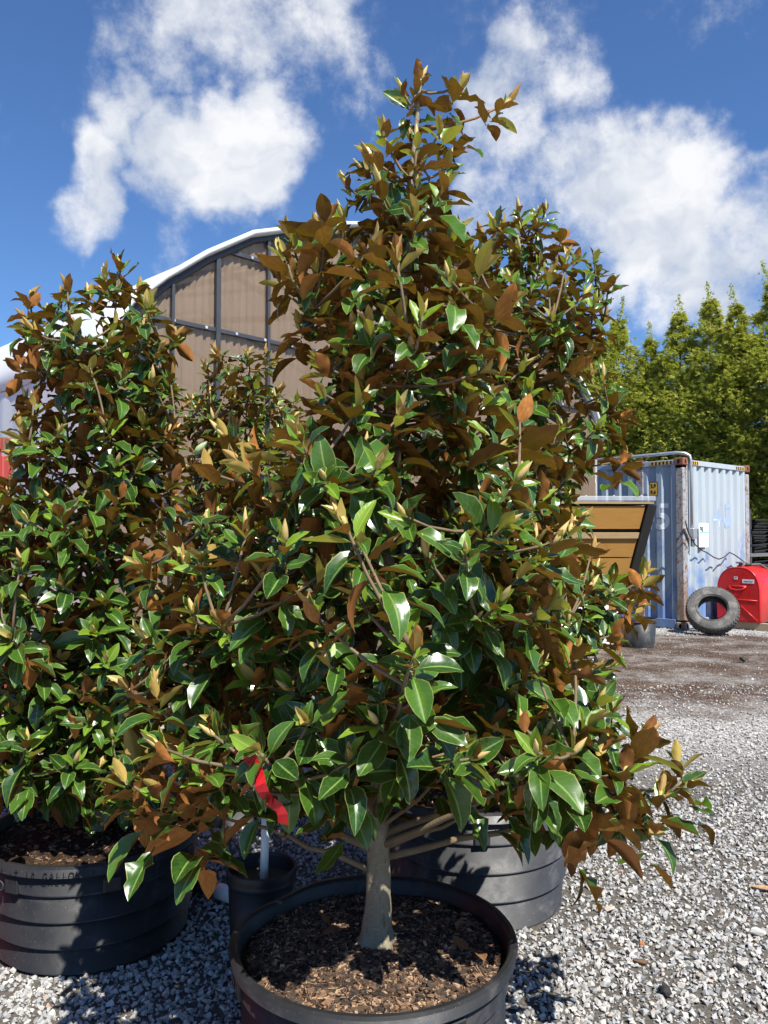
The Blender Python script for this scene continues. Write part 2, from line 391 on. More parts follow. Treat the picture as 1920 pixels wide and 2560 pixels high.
def m_poly():
    t = NT('white_greenhouse_film'); v = t.co('Object')
    c = t.mix(t.noise(2.5, 5, .6, t.map(v, (1, 1, 1))), (.78, .80, .81), (.86, .87, .88)); t.set(color=c, rough=.38, spec=.45)
    tr = t.n('BsdfTranslucent'); tr.inputs[0].default_value = (.75, .77, .80, 1); ms = t.n('MixShader'); ms.inputs[0].default_value = .25
    t.l(t.b.outputs[0], ms.inputs[1]); t.l(tr.outputs[0], ms.inputs[2]); t.l(ms.outputs[0], t.o.inputs[0]); return t.m
M['poly'] = m_poly()
def m_panel():
    t = NT('brown_polycarbonate'); v = t.co('Object')
    str_ = t.noise(3.5, 5, .65, t.map(v, (6, 6, .55)))
    c = t.mix(str_, (.20, .138, .088), (.31, .222, .148)); c = t.mix(t.ramp(t.noise(4.0, 5, .7, t.map(v, (9, 9, 1.0))), .58, .72, 0, .5), c, (.10, .085, .075))
    t.set(color=c, rough=.42, spec=.4)
    tr = t.n('BsdfTransparent'); tr.inputs[0].default_value = (.8, .7, .62, 1); ms = t.n('MixShader'); ms.inputs[0].default_value = .34
    t.l(t.b.outputs[0], ms.inputs[1]); t.l(tr.outputs[0], ms.inputs[2]); t.l(ms.outputs[0], t.o.inputs[0]); return t.m
M['panel'] = m_panel()
def m_glass():
    t = NT('clear_acrylic'); t.set(color=(.8, .83, .88), rough=.12, spec=.6)
    tr = t.n('BsdfTransparent'); tr.inputs[0].default_value = (.9, .93, .96, 1); ms = t.n('MixShader'); ms.inputs[0].default_value = .7
    t.l(t.b.outputs[0], ms.inputs[1]); t.l(tr.outputs[0], ms.inputs[2]); t.l(ms.outputs[0], t.o.inputs[0]); return t.m
M['glass'] = m_glass()
def m_conifer():
    t = NT('conifer_spray'); a = t.n('Attribute'); a.attribute_name = 'rnd'
    uv = t.n('UVMap'); sx = t.n('SeparateXYZ'); t.l(uv.outputs[0], sx.inputs[0])
    c = t.mix(a.outputs['Fac'], (.17, .22, .036), (.33, .34, .055)); tip = t.mix(a.outputs['Fac'], (.46, .48, .08), (.68, .62, .11))
    t.set(color=t.mix(t.ramp(sx.outputs[1], .25, .95), c, tip), rough=.65, spec=.25)
    tr = t.n('BsdfTranslucent'); tr.inputs[0].default_value = (.40, .45, .05, 1); ms = t.n('MixShader'); ms.inputs[0].default_value = .35
    t.l(t.b.outputs[0], ms.inputs[1]); t.l(tr.outputs[0], ms.inputs[2]); t.l(ms.outputs[0], t.o.inputs[0]); return t.m
M['conifer'] = m_conifer()

# ------------------------------------------------------------------ ground
def ground():
    rng = random.Random(5)
    bm = bmesh.new()
    xs = [-300, -80, -30] + [i * .5 for i in range(-24, 25)] + [30, 80, 300]
    ys = [-300, -60, -8] + [i * .5 for i in range(-2, 40)] + [30, 60, 120, 300]
    g = [[bm.verts.new((x, y, (mnoise.noise(Vector((x * .55, y * .55, 3))) * .016 if abs(x) < 12 and -1 <= y < 20 else 0))) for x in xs] for y in ys]
    for j in range(len(ys) - 1):
        for i in range(len(xs) - 1):
            f = bm.faces.new((g[j][i], g[j][i + 1], g[j + 1][i + 1], g[j + 1][i])); f.smooth = True
    me = bpy.data.meshes.new('ground'); bm.to_mesh(me); bm.free()
    return tag(link('ground', me, None, M['ground']), 'gravel and bare dirt nursery yard', None, None, 'structure')
ground()
def gz(x, y): return mnoise.noise(Vector((x * .55, y * .55, 3))) * .016

POTS = {'main': (Vector((-.030, 2.36, 0)), .392, .40), 'rear': (Vector((.40, 3.52, 0)), .405, .49), 'left': (Vector((-1.155, 3.22, 0)), .405, .41), 'back': (Vector((-.86, 4.62, 0)), .36, .40)}
SMALL = (Vector((-.455, 3.0, 0)), .124, .335)

def gravel():
    rs = np.random.RandomState(11)
    shapes = []
    for k in range(12):
        bm = bmesh.new()
        for i in range(9):
            d = Vector(rs.normal(size=3)).normalized() * (.42 + .14 * rs.rand()); d = Vector((d.x * 1.15, d.y * .95, d.z * .72)); bm.verts.new(d)
        r = bmesh.ops.convex_hull(bm, input=bm.verts)
        bmesh.ops.delete(bm, geom=[v for v in bm.verts if not v.link_faces], context='VERTS')
        bm.verts.index_update(); bmesh.ops.triangulate(bm, faces=bm.faces)
        shapes.append((np.array([v.co[:] for v in bm.verts]), np.array([[v.index for v in f.verts] for f in bm.faces]))); bm.free()
    P = []
    # nearer yard: full cover; farther: thinner
    def zone(y0, y1, dens, smin, smax):
        xm = y1 * .62 + .5; n = int(dens * 2 * xm * (y1 - y0))
        x = rs.uniform(-xm, xm, n); y = rs.uniform(y0, y1, n); s = smin + (smax - smin) * rs.rand(n) ** 1.8
        keep = np.abs(x) < y * .60 + .5
        for (c, r, h) in list(POTS.values()) + [SMALL]: keep &= (x - c.x) ** 2 + (y - c.y) ** 2 > (r * .90) ** 2
        P.append(np.stack([x[keep], y[keep], s[keep]], 1))
    zone(1.35, 3.2, 4900, .008, .031); zone(3.2, 4.8, 3200, .010, .030); zone(4.8, 6.8, 1100, .013, .030); zone(6.8, 8.4, 240, .014, .030); zone(8.6, 12.6, 22, .012, .03); zone(12.6, 14.6, 330, .016, .034)
    P = np.concatenate(P)
    # bare worn patches (right foreground, and a few more)
    nz = np.array([mnoise.noise(Vector((p[0] * 1.7 + 4, p[1] * 1.7, 7.7))) + .35 * mnoise.noise(Vector((p[0] * 5, p[1] * 5, 1.3))) for p in P])
    bare = np.clip((P[:, 0] - .55) / .6, 0, 1) * np.clip((4.2 - P[:, 1]) / 1.4, 0, 1)
    thr = .55 - .50 * bare
    keep = (nz < thr) | (rs.rand(len(P)) < .38)
    P = P[keep]; n = len(P)
    pal = np.array([(.33, .325, .315), (.26, .265, .275), (.40, .39, .365), (.44, .415, .365), (.19, .195, .205), (.52, .50, .46), (.37, .365, .35), (.37, .29, .21), (.36, .17, .10), (.29, .315, .305)])
    w = np.array([.22, .18, .16, .12, .10, .07, .10, .03, .005, .015]); w /= w.sum()
    ci = rs.choice(len(pal), n, p=w); pal = .62 * pal + .38 * np.array((.345, .338, .322)); C = pal[ci] * (0.98 + .50 * rs.rand(n, 1))
    V = []; F = []; CC = []; off = 0
    si = rs.randint(0, len(shapes), n)
    for k in range(len(shapes)):
        idx = np.where(si == k)[0]
        if not len(idx): continue
        sv, sf = shapes[k]; m = len(idx)
        a = rs.uniform(0, 6.283, m); tx = rs.normal(0, .35, m); ty = rs.normal(0, .35, m)
        ca, sa = np.cos(a), np.sin(a); z0 = np.zeros(m); o1 = np.ones(m)
        Rz = np.stack([np.stack([ca, -sa, z0], 1), np.stack([sa, ca, z0], 1), np.stack([z0, z0, o1], 1)], 1)
        Rx = np.stack([np.stack([o1, z0, z0], 1), np.stack([z0, np.cos(tx), -np.sin(tx)], 1), np.stack([z0, np.sin(tx), np.cos(tx)], 1)], 1)
        Ry = np.stack([np.stack([np.cos(ty), z0, np.sin(ty)], 1), np.stack([z0, o1, z0], 1), np.stack([-np.sin(ty), z0, np.cos(ty)], 1)], 1)
        Mx = Rz @ Rx @ Ry
        v = np.einsum('mij,vj->mvi', Mx, sv) * P[idx, 2][:, None, None]
        gzz = np.array([gz(P[i, 0], P[i, 1]) for i in idx])
        v[:, :, 0] += P[idx, 0][:, None]; v[:, :, 1] += P[idx, 1][:, None]
        v[:, :, 2] += (gzz + P[idx, 2] * (.18 + .22 * rs.rand(m)))[:, None]
        f = sf[None] + (np.arange(m) * len(sv))[:, None, None] + off
        V.append(v.reshape(-1, 3)); F.append(f.reshape(-1, 3)); CC.append(np.repeat(C[idx], len(sv), 0)); off += m * len(sv)
    V = np.concatenate(V).astype(np.float32); F = np.concatenate(F).astype(np.int32); CC = np.concatenate(CC)
    me = tri_mesh('gravel', V, F)
    ca = me.attributes.new('col', 'FLOAT_COLOR', 'POINT'); ca.data.foreach_set('color', np.concatenate([CC, np.ones((len(CC), 1))], 1).astype(np.float32).ravel())
    print('gravel stones', n, 'tris', len(F))
    tag(link('gravel', me, None, M['stone']), 'loose crushed grey gravel covering the yard', 'gravel', None, 'stuff')

def tri_mesh(name, V, F, smooth=False):
    me = bpy.data.meshes.new(name); V = np.ascontiguousarray(V, np.float32); F = np.ascontiguousarray(F, np.int32)
    me.vertices.add(len(V)); me.vertices.foreach_set('co', V.ravel())
    me.loops.add(F.size); me.loops.foreach_set('vertex_index', F.ravel())
    me.polygons.add(len(F)); me.polygons.foreach_set('loop_start', np.arange(0, F.size, 3, dtype=np.int32))
    me.polygons.foreach_set('use_smooth', np.full(len(F), smooth)); me.update(calc_edges=True); return me
gravel()

# ------------------------------------------------------------------ text on surfaces
def text_mesh(body, size, extrude=0.0, bold=0.0, spacing=1.0):
    cu = bpy.data.curves.new('lettering', 'FONT'); cu.body = body; cu.size = size; cu.extrude = extrude; cu.offset = bold; cu.align_x = 'CENTER'; cu.align_y = 'CENTER'; cu.space_character = spacing
    cu.resolution_u = 4
    ob = bpy.data.objects.new('lettering', cu); col.objects.link(ob); bpy.context.view_layer.update()
    me = bpy.data.meshes.new_from_object(ob.evaluated_get(bpy.context.evaluated_depsgraph_get()))
    bpy.data.objects.remove(ob); bpy.data.curves.remove(cu); me.materials.clear(); return me

# ------------------------------------------------------------------ shipping containers
def wave(s, pitch, depth):
    """trapezoid corrugation: 0 at the outer flat, -depth in the valley"""
    k = (s / pitch) % 1.0
    if k < .30: return 0.0
    if k < .45: return -depth * (k - .30) / .15
    if k < .80: return -depth
    if k < .95: return -depth * (1 - (k - .80) / .15)
    return 0.0
BREAKS = (0, .30, .45, .80, .95)
def wave_stations(L, pitch):
    out = []; k = 0
    while k * pitch < L:
        for b in BREAKS:
            s = (k + b) * pitch
            if s < L: out.append(s)
        k += 1
    return out + [L]

def wall_mesh(name, p0, u, n, L, z0, z1, pitch, depth, mat, parent, thick=.004):
    mb = MB(); st = wave_stations(L, pitch); vs = []
    for s in st:
        b = Vector(p0) + u * s + n * wave(s, pitch, depth); vs += [b + Vector((0, 0, z0)), b + Vector((0, 0, z1))]
    fs = [(2 * i, 2 * i + 2, 2 * i + 3, 2 * i + 1) for i in range(len(st) - 1)]
    return mb.add(vs, fs).build(name, mat, parent)

def wrap_text(name, body, size, p0, u, n, s_c, z_c, pitch, depth, mat, parent, bold=0.0, xs=1.0, lift=.004):
    me = text_mesh(body, size, 0, bold); bm = bmesh.new(); bm.from_mesh(me); bpy.data.meshes.remove(me)
    for v in bm.verts: v.co.x = v.co.x * xs + s_c
    lo = min(v.co.x for v in bm.verts); hi = max(v.co.x for v in bm.verts)
    for s in wave_stations(hi + pitch, pitch):
        if lo < s < hi: bmesh.ops.bisect_plane(bm, geom=list(bm.verts) + list(bm.edges) + list(bm.faces), plane_co=(s, 0, 0), plane_no=(1, 0, 0), dist=1e-5)
    for v in bm.verts:
        v.co = Vector(p0) + u * v.co.x + n * (wave(v.co.x, pitch, depth) + lift) + Vector((0, 0, z_c + v.co.y))
    me = bpy.data.meshes.new(name); bm.to_mesh(me); bm.free(); return link(name, me, parent, mat)

def oriented(u, n):
    return Matrix((u, n, Vector((0, 0, 1)))).transposed()   # columns: along, outward, up

def container(name, corner, ang_end, L, W, H, mats, label, post_inset=None, cat='container'):
    """corner = nearest vertical edge. End wall runs along e, long side runs along g, both from that corner."""
    root = empty(name, corner)
    e = Vector((math.cos(ang_end), math.sin(ang_end), 0)); g = Vector((-math.sin(ang_end), math.cos(ang_end), 0))
    ne = -g; ns = -e
    m_end, m_side, m_post = mats; PW = .15
    for k, (o_, nn) in enumerate(((Vector((0, 0, 0)), ne), (g * L, g))):
        wall_mesh('end_wall', o_ + e * PW - nn * .02, e, nn, W - 2 * PW, .15, H - .09, .262, .05, m_end, root)
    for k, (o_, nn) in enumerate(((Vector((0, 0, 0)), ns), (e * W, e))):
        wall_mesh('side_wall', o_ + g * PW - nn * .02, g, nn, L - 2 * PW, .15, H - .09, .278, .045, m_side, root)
    mb = MB(); mb.box(e * W / 2 + g * L / 2 + Vector((0, 0, H - .03)), (W - .1, L - .1, .03), oriented(e, g)); mb.build('roof', m_side, root)
    for z, hgt, nm in ((H - .055, .09, 'top_rail'), (.09, .15, 'bottom_rail')):
        for (a, d, ln) in ((Vector((0, 0, 0)), e, W), (g * L, e, W), (Vector((0, 0, 0)), g, L), (e * W, g, L)):
            inw = (g if a.length < 1e-6 else -g) if d is e else (e if a.length < 1e-6 else -e)
            c = a + d * ln / 2 + inw * .04 + Vector((0, 0, z))
            MB().box(c, (ln - .34, .07, hgt), oriented(d, d.cross(Vector((0, 0, 1)))), .006).build(nm, m_end if d is e else m_side, root)
    corners = [(0, 0), (W, 0), (0, L), (W, L)]
    posts = list(corners)
    if post_inset: posts += [(0, post_inset), (W, post_inset), (0, L - post_inset), (W, L - post_inset)]
    for (a, b) in posts:
        sa = 1 if a < W / 2 else -1; sb = 1 if b < L / 2 else -1
        inset = (b not in (0, L))
        c = e * (a + sa * PW / 2) + g * (b + (0 if inset else sb * PW / 2))
        MB().box(c + Vector((0, 0, H / 2)), (PW - .008, PW - .008, H - .3), oriented(e, g), .012).build('corner_post', m_post, root)
        for z in (.062, H - .045):
            cc = c + Vector((0, 0, z)); cst = MB().box(cc, (PW + .014, PW + .014, .125 if z > 1 else .125), oriented(e, g), .01).build('corner_casting', M['rust'] if z > 1 else m_post, root)
            hb = MB()
            for (dd, oo) in ((e, -g * sb), (g, -e * sa)):
                pts = []
                for q in range(10):
                    an = 2 * math.pi * q / 10; pts.append(cc + oo * (PW / 2 + .0095) + dd * math.cos(an) * .026 + Vector((0, 0, math.sin(an) * .04)))
                if dd.cross(Vector((0, 0, 1))).dot(oo) < 0: pts.reverse()
                hb.add(pts, [tuple(range(10))])
            hb.build('casting_hole_shade', M['black'], cst)  # flat black ovals painting the shade inside the casting holes
    return root, e, g, ne, ns

ANG = R(40.6)
C0 = Vector((5.06, 13.45, 0))
HC = 2.9
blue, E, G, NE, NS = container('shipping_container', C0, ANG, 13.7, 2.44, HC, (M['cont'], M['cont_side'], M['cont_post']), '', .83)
tag(blue, 'weathered pale blue shipping container with rusty corner posts and white number 45', 'container')
# markings
wrap_text('number_marking', '45', .62, G * .15 - NS * .02, G, NS, .42, 1.90, .278, .045, M['white_paint'], blue, .012, -1.0)
wrap_text('number_marking', '45', .62, E * .15 - NE * .02, E, NE, 1.30, 1.92, .262, .05, M['blue_paint'], blue, .012, 1.0)
def decal(name, p, u, n, w, h, mat, parent, lift=.003, thick=.002):
    return MB().box(Vector(p) + n * (lift + thick / 2), (w, thick, h), oriented(u, n)).build(name, mat, parent)
sp = G * .55 + NS * .004 + Vector((0, 0, 2.40))
stk = decal('height_sticker', sp, -G, NS, .16, .25, M['ink'], blue); decal('sticker_face', sp, -G, NS, .135, .225, M['yellow'], stk, .006)
for txt, dz in (('2.9', .055), ('9.6', -.055)):
    me = text_mesh(txt, .085, .001, .003); o = link('sticker_lettering', me, stk, M['ink']); mm_ = oriented(-G, NS).to_4x4()
    o.matrix_basis = Matrix.Translation(sp + NS * .0095 + Vector((0, 0, dz))) @ mm_ @ Matrix.Rotation(R(90), 4, 'X') @ Matrix.Diagonal((-1, 1, 1, 1)) if False else Matrix.Translation(sp + NS * .0095 + Vector((0, 0, dz))) @ Matrix(((-G.x, 0, NS.x, 0), (-G.y, 0, NS.y, 0), (0, 1, 0, 0), (0, 0, 0, 1)))
def stripes(p0, u, n, count, parent):
    s0 = decal('hazard_stripe', p0 + u * (count * .035), u, n, count * .07, .055, M['yellow'], parent, .001)
    for i in range(count):
        decal('black_band', p0 + u * (i * .07 + .02), u, n, .034, .053, M['ink'], s0, .0035)
zt = Vector((0, 0, HC - .055))
stripes(E * .19 + NE * -.004 + zt, E, NE, 5, blue); stripes(E * 1.92 + NE * -.004 + zt, E, NE, 5, blue)
stripes(G * .2 + NS * -.004 + zt, G, NS, 6, blue)
# conduit with junction box on the end wall near the corner
cp = [E * .2 - G * -.0 + NE * .035 + Vector((0, 0, 1.72)), E * .2 + NE * .035 + Vector((0, 0, HC - .02)), E * .19 + NE * .02 + Vector((0, 0, HC + .055)), E * .15 - NE * .05 + Vector((0, 0, HC + .10)), E * .08 - NE * .16 + Vector((0, 0, HC + .115)), E * .0 + G * 1.0 + Vector((0, 0, HC + .10)), E * -.1 + G * 2.1 + Vector((0, 0, HC + .09))]
MB().tube(cp, .028, 8).build('conduit', M['galv'], blue)
jb = MB().box(E * .22 + NE * .05 + Vector((0, 0, 1.63)), (.13, .10, .17), oriented(E, NE), .01).build('junction_box', M['galv'], blue)
MB().box(E * .22 + NE * .04 + Vector((0, 0, 1.47)), (.09, .04, .13), oriented(E, NE), .008).build('socket_cover', M['steel'], jb)
MB().box(E * .07 + NE * .02 + NS * 0 + Vector((0, 0, 1.62)), (.05, .035, .26), oriented(E, NE) @ Matrix.Rotation(R(-38), 3, 'Y'), .006).build('door_latch', M['cont_post'], blue)
# paper notice
nt_ = MB().box((0, 0, 0), (.34, .004, .42), oriented(E, NE)).build('paper_notice', M['paper']); nt_.location = C0 + E * .66 + NE * .008 + Vector((0, 0, 1.60))
tag(nt_, 'white paper notice with dark letters fixed on the blue container end', 'notice')
me = text_mesh('tig', .11, .0005, .003); o = link('lettering', me, nt_, M['ink'])
BT = lambda p, u, n: Matrix.Translation(p) @ Matrix(((u.x, 0, n.x, 0), (u.y, 0, n.y, 0), (u.z, 1, n.z, 0), (0, 0, 0, 1)))
o.matrix_basis = BT(E * -.08 + NE * .0035 + Vector((0, 0, .12)), E, NE)
decal('printed_line', Vector((0, 0, .045)) + E * .01, E, NE, .31, .022, M['cyan'], nt_, .0025, .001)
# cable from junction box to tank
cab_px = [(1713, 1303, .10), (1722, 1335, .10), (1738, 1362, .10), (1757, 1377, .09), (1768, 1382, .06), (1784, 1393, .10), (1797, 1398, .10), (1810, 1393, .09), (1824, 1381, .06), (1838, 1388, .10), (1858, 1403, .12), (1880, 1418, .22), (1905, 1428, .45), (1925, 1430, .6)]
def on_end_wall(px, py, off):
    r = ray(px, py); o_ = Vector((0, 0, CAM_H)); p0 = C0 + NE * off; t = (p0 - o_).dot(NE) / r.dot(NE); return o_ + r * t
cab = MB().tube([on_end_wall(*q) for q in cab_px], .011, 6).build('power_cable', M['hose'])
tag(cab, 'thin black cable drooping along the blue container end wall', 'cable')

# red container at the far left, mostly out of frame
red, *_ = container('shipping_container', Vector((-3.42, 7.35, 0)), R(168), 6.0, 2.4, 2.45, (M['cont_red'],) * 3, '')
tag(red, 'red corrugated metal container seen behind the left magnolia', 'container')

# ------------------------------------------------------------------ greenhouse
GHP = [(0, 5.60), (.5, 5.44), (1.0, 5.30), (1.6, 5.13), (2.2, 4.91), (2.7, 4.72), (3.25, 4.37), (3.7, 4.02), (4.05, 3.70), (4.2, 3.46), (4.32, 3.15)]
def gh_top(s):
    u = abs(s - 4.3)
    for (a, za), (b, zb) in zip(GHP, GHP[1:]):
        if u <= b: return za + (zb - za) * (u - a) / (b - a)
    return GHP[-1][1]
def greenhouse():
    root = empty('greenhouse', (-2.55, 7.2, 0))
    tag(root, 'arched greenhouse with white film roof and brown corrugated end wall behind the magnolias', 'greenhouse')
    u = Vector((1, 1, 0)).normalized(); b = Vector((-1, 1, 0)).normalized(); n = -b; W = 8.6; LEN = 16.0
    # end wall: ten corrugated sheets
    ns = 10; sw = W / ns
    for k in range(ns):
        vs = []; s = k * sw; st = []
        while s < (k + 1) * sw - 1e-4:
            for f in (0, .55, .70, .85):
                st.append((s + f * .09, (0, 0, .018, .018)[int(f * 4 + .01) if f < .6 else (2 if f < .8 else 3)]))
            s += .0890
        st = [q for q in st if q[0] < (k + 1) * sw] + [((k + 1) * sw, 0)]
        for (s, d) in st:
            p = u * s + n * (d + .002 * (k % 2)); vs += [p + Vector((0, 0, .12)), p + Vector((0, 0, gh_top(s) - .01))]
        MB().add(vs, [(2 * i, 2 * i + 2, 2 * i + 3, 2 * i + 1) for i in range(len(st) - 1)]).build('wall_sheet', M['panel'], root)
    def bar(name, p, q, w, d, mat, off):
        p = Vector(p); q = Vector(q); dr = (q - p); ln = dr.length; dr.normalize(); sd = n.cross(dr)
        return MB().box((p + q) / 2 + n * off, (ln, d, w), Matrix((dr, n, sd)).transposed(), .004).build(name, mat, root)
    P = lambda s, z: u * s + Vector((0, 0, z))
    for s, w_ in ((.66, .03), (1.17, .052), (1.80, .034), (4.3, .052), (7.43, .052)): bar('wall_post', P(s, .1), P(s, gh_top(s) - .06), w_, .04, M['dark_steel'], .06)
    for s in (2.45, 2.95, 3.6, 5.3, 6.15, 7.0, 8.25): bar('inner_post', P(s, .1), P(s, gh_top(s) - .05), .07, .05, M['dark_steel'], -.045)
    for z, s0 in ((3.65, .42), (4.49, 1.33), (1.9, .03)):
        g_ = bar('girt', P(s0, z), P(W - s0, z), .045, .035, M['dark_steel'], .045 if z > 3 else .045)
        if z > 3:
            k = s0 + .25
            while k < W - s0:
                MB().tube([P(k, z) + n * .066, P(k, z) + n * .078], .016, 6).build('bolt', M['bolt'], g_); k += .36
    for (a, za, c, zc) in ((.75, 4.0, 4.4, 5.5), (1.2, 4.35, 3.6, 3.7), (.7, 3.66, 4.45, 4.5), (1.8, 4.7, 3.4, 5.2), (1.2, 2.7, 4.0, 3.6), (4.5, 5.5, 8.1, 4.0), (4.5, 4.4, 8.2, 3.7)):
        bar('inner_brace', P(a, za), P(c, zc), .06, .03, M['dark_steel'], -.035)
    # arch edge trim under the roof film
    arch = [(4.3 - a, z) for a, z in reversed(GHP)] + [(4.3 + a, z) for a, z in GHP[1:]]
    MB().tube([P(s, z - .04) + n * .05 for s, z in arch], .035, 6).build('arch_tube', M['dark_steel'], root)
    # roof film: swept arch with a front overhang and slight sag between hoops
    vs = []; fs = []; rows = 27; m = len(arch)
    for r in range(rows):
        t = -.12 + (LEN + .12) * r / (rows - 1); sag = 0 if r % 2 == 0 else -.018
        for (s, z) in arch: vs.append(P(s + (s - 4.3) * .012, z + .035 + sag) + b * t)
    for r in range(rows - 1):
        for i in range(m - 1): fs.append((r * m + i, (r + 1) * m + i, (r + 1) * m + i + 1, r * m + i + 1))
    o = MB().add(vs, fs, True).build('roof_film', M['poly'], root)
    md = o.modifiers.new('thick', 'SOLIDIFY'); md.thickness = .025; md.offset = 1
    MB().tube([P(s + (s - 4.3) * .012, z + .02) + b * -.12 for s, z in arch], .028, 6).build('film_edge', M['poly'], root)
    for r in range(1, 9):
        MB().tube([P(s, z - .02) + b * (LEN * r / 9) for s, z in arch], .03, 5).build('hoop', M['galv'], root)
    # side curtains with pleats
    for s_, sg in ((0, -1), (W, 1)):
        vs = []; N_ = 120
        for i in range(N_ + 1):
            t = LEN * i / N_; w_ = .035 * math.sin(i * 1.9) * (.4 + .6 * mnoise.noise(Vector((i * .2, s_, 0))))
            sagz = 3.20 - .05 * abs(math.sin(t * 2.4))
            for z, kk in ((sagz, .3), (2.6, 1.0), (1.4, .7), (.05, .4)): vs.append(u * (s_ + sg * (.05 + w_ * kk)) + b * t + Vector((0, 0, z)))
        MB().add(vs, [(i * 4 + j, i * 4 + 4 + j, i * 4 + 5 + j, i * 4 + 1 + j) for i in range(N_) for j in range(3)], True).build('side_curtain', M['poly'], root)
        MB().tube([u * (s_ + sg * .02) + b * .02 + Vector((0, 0, 0)), u * (s_ + sg * .02) + b * .02 + Vector((0, 0, 3.2))], .04, 8).build('corner_tube', M['galv'], root)
    vs = []
    for (s, z) in arch: vs += [P(s, .05) + b * LEN, P(s, z) + b * LEN]
    MB().add(vs, [(2 * i, 2 * i + 2, 2 * i + 3, 2 * i + 1) for i in range(m - 1)]).build('rear_wall', M['poly'], root)
greenhouse()

# ------------------------------------------------------------------ conifer hedge trees
def conifer_mesh(seed, H=7.8):
    rs = np.random.RandomState(seed); Pp = []; Dd = []; Uu = []; Ll = []; Rr = []
    nb = 330
    for i in range(nb):                       # boughs, each a plume of flat sprays
        h = min(H * (1 - (1 - (i + rs.rand()) / nb) ** .9), H - .1); az = rs.rand() * 6.283; fr = h / H
        rad = (.95 * min(1, ((1 - fr) / .27)) ** 1.0 + .03) * (.6 + .55 * rs.rand()) * (1.0 if fr > .06 else .8)
        o = np.array((math.cos(az), math.sin(az), 0)); c = o * rad * rs.choice((.66, .66, .66, .3)) + np.array((0, 0, h))
        ext = max(.08, rad * .42); rn = rs.rand(); n = int(40 + 60 * min(1, rad)); up = .38 + .3 * rs.rand()
        Pp.append(c + rs.normal(size=(n, 3)) * np.array((.42, .42, .32)) * ext + o * ext * .25)
        Dd.append(o * (.75 + .3 * rs.rand(n, 1)) + np.array((0, 0, up)) + rs.normal(0, .36, (n, 3)))
        Uu.append(np.array((0, 0, 1.0)) + rs.normal(0, .5, (n, 3))); Ll.append(.07 + .10 * rs.rand(n)); Rr.append(np.clip(rn * .6 + .4 * rs.rand(n), 0, 1))
    lead = rs.normal(0, .3, 2); f = np.arange(220) / 220.
    p = np.stack([lead[0] * f * f * .6, lead[1] * f * f * .6, H - 1.2 + 1.75 * f], 1) + rs.normal(0, 1, (220, 3)) * (.17 * (1 - f) + .012)[:, None]
    Pp.append(p); Dd.append(np.stack([rs.normal(0, .6, 220), rs.normal(0, .6, 220), np.full(220, .6)], 1)); Uu.append(rs.normal(size=(220, 3))); Ll.append(.07 + .09 * (1 - f)); Rr.append(rs.rand(220))
    P_ = np.concatenate(Pp); D_ = np.concatenate(Dd); U_ = np.concatenate(Uu); L_ = np.concatenate(Ll); R_ = np.concatenate(Rr); n = len(P_)
    nrm = lambda a: a / (np.linalg.norm(a, axis=1, keepdims=True) + 1e-9)
    D_ = nrm(D_); S_ = nrm(np.cross(D_, U_)); N_ = np.cross(S_, D_); V = []; 
    for (a, l) in ((-.75, .55), (-.36, .85), (0, 1.0), (.36, .85), (.75, .55)):
        dd = D_ * math.cos(a) + S_ * math.sin(a) + N_ * rs.normal(0, .18, (n, 1)); s2 = S_ * math.cos(a) - D_ * math.sin(a)
        ll = (L_ * l * (.8 + .4 * rs.rand(n)))[:, None]; w = (L_ * .085)[:, None]; m1 = P_ + dd * ll * .5; tp = P_ + dd * ll; tp[:, 2] -= .25 * ll[:, 0]
        V.append(np.stack([P_ + dd * ll * .06, m1 + s2 * w, m1 - s2 * w, tp], 1))
    V = np.stack(V, 1).reshape(-1, 3); k = n * 5; b = np.arange(k)[:, None] * 4
    F = np.concatenate([b + np.array((0, 1, 2)), b + np.array((1, 3, 2))]); U = np.tile(np.array(((.5, 0), (1, .5), (0, .5), (.5, 1)), np.float32), (k, 1))
    me = tri_mesh('conifer_crown', V, F); uv = me.uv_layers.new(name='UVMap'); uv.data.foreach_set('uv', U[F.ravel()].ravel())
    a = me.attributes.new('rnd', 'FLOAT', 'POINT'); a.data.foreach_set('value', np.repeat(R_, 20).astype(np.float32)); me.materials.append(M['conifer']); return me
def hedge():
    meshes = [conifer_mesh(s) for s in (21, 22, 23)]
    tm = MB().tube([(0, 0, 0), (.02, 0, 2), (0, .02, 4.5), (.01, 0, 7.2)], [.13, .10, .06, .015], 8); rs = random.Random(3)
    base = C0 + E * 2.44
    ks = [.0, .8, 1.6, 2.35, 3.1, 3.9, 4.7, 5.5, 6.3, 7.1]
    hs = [7.0, 7.3, 6.9, 7.25, 7.1, 6.6, 7.25, 6.7, 7.1, 7.2]
    words = ['cut by the right edge of the photo', 'second from the right edge of the photo', 'third from the right edge of the photo', 'fourth from the right edge of the photo', 'fifth from the right edge of the photo', 'shortest, sixth from the right edge of the photo', 'seventh from the right edge, its tip rising alone', 'eighth from the right edge, beside the magnolia tip', 'ninth from the right edge, half behind the magnolia', 'leftmost, mostly hidden behind the magnolia']
    tme = None
    for i, (k, h) in enumerate(zip(ks, hs)):
        p = base + E * (3.05 + .25 * rs.uniform(-1, 1)) + G * k
        rt = empty('conifer_tree', p, rs.uniform(0, 6.28)); s = h / 7.8; rt.scale = (s * rs.uniform(.95, 1.12), s * rs.uniform(.95, 1.12), s)
        link('crown', meshes[i % 3], rt)
        if tme is None: t = tm.build('trunk', M['bark'], rt); tme = t.data
        else: link('trunk', tme, rt)
        tag(rt, 'yellow-green hedge conifer, ' + words[i], 'conifer', 'conifers in the hedge row')
hedge()

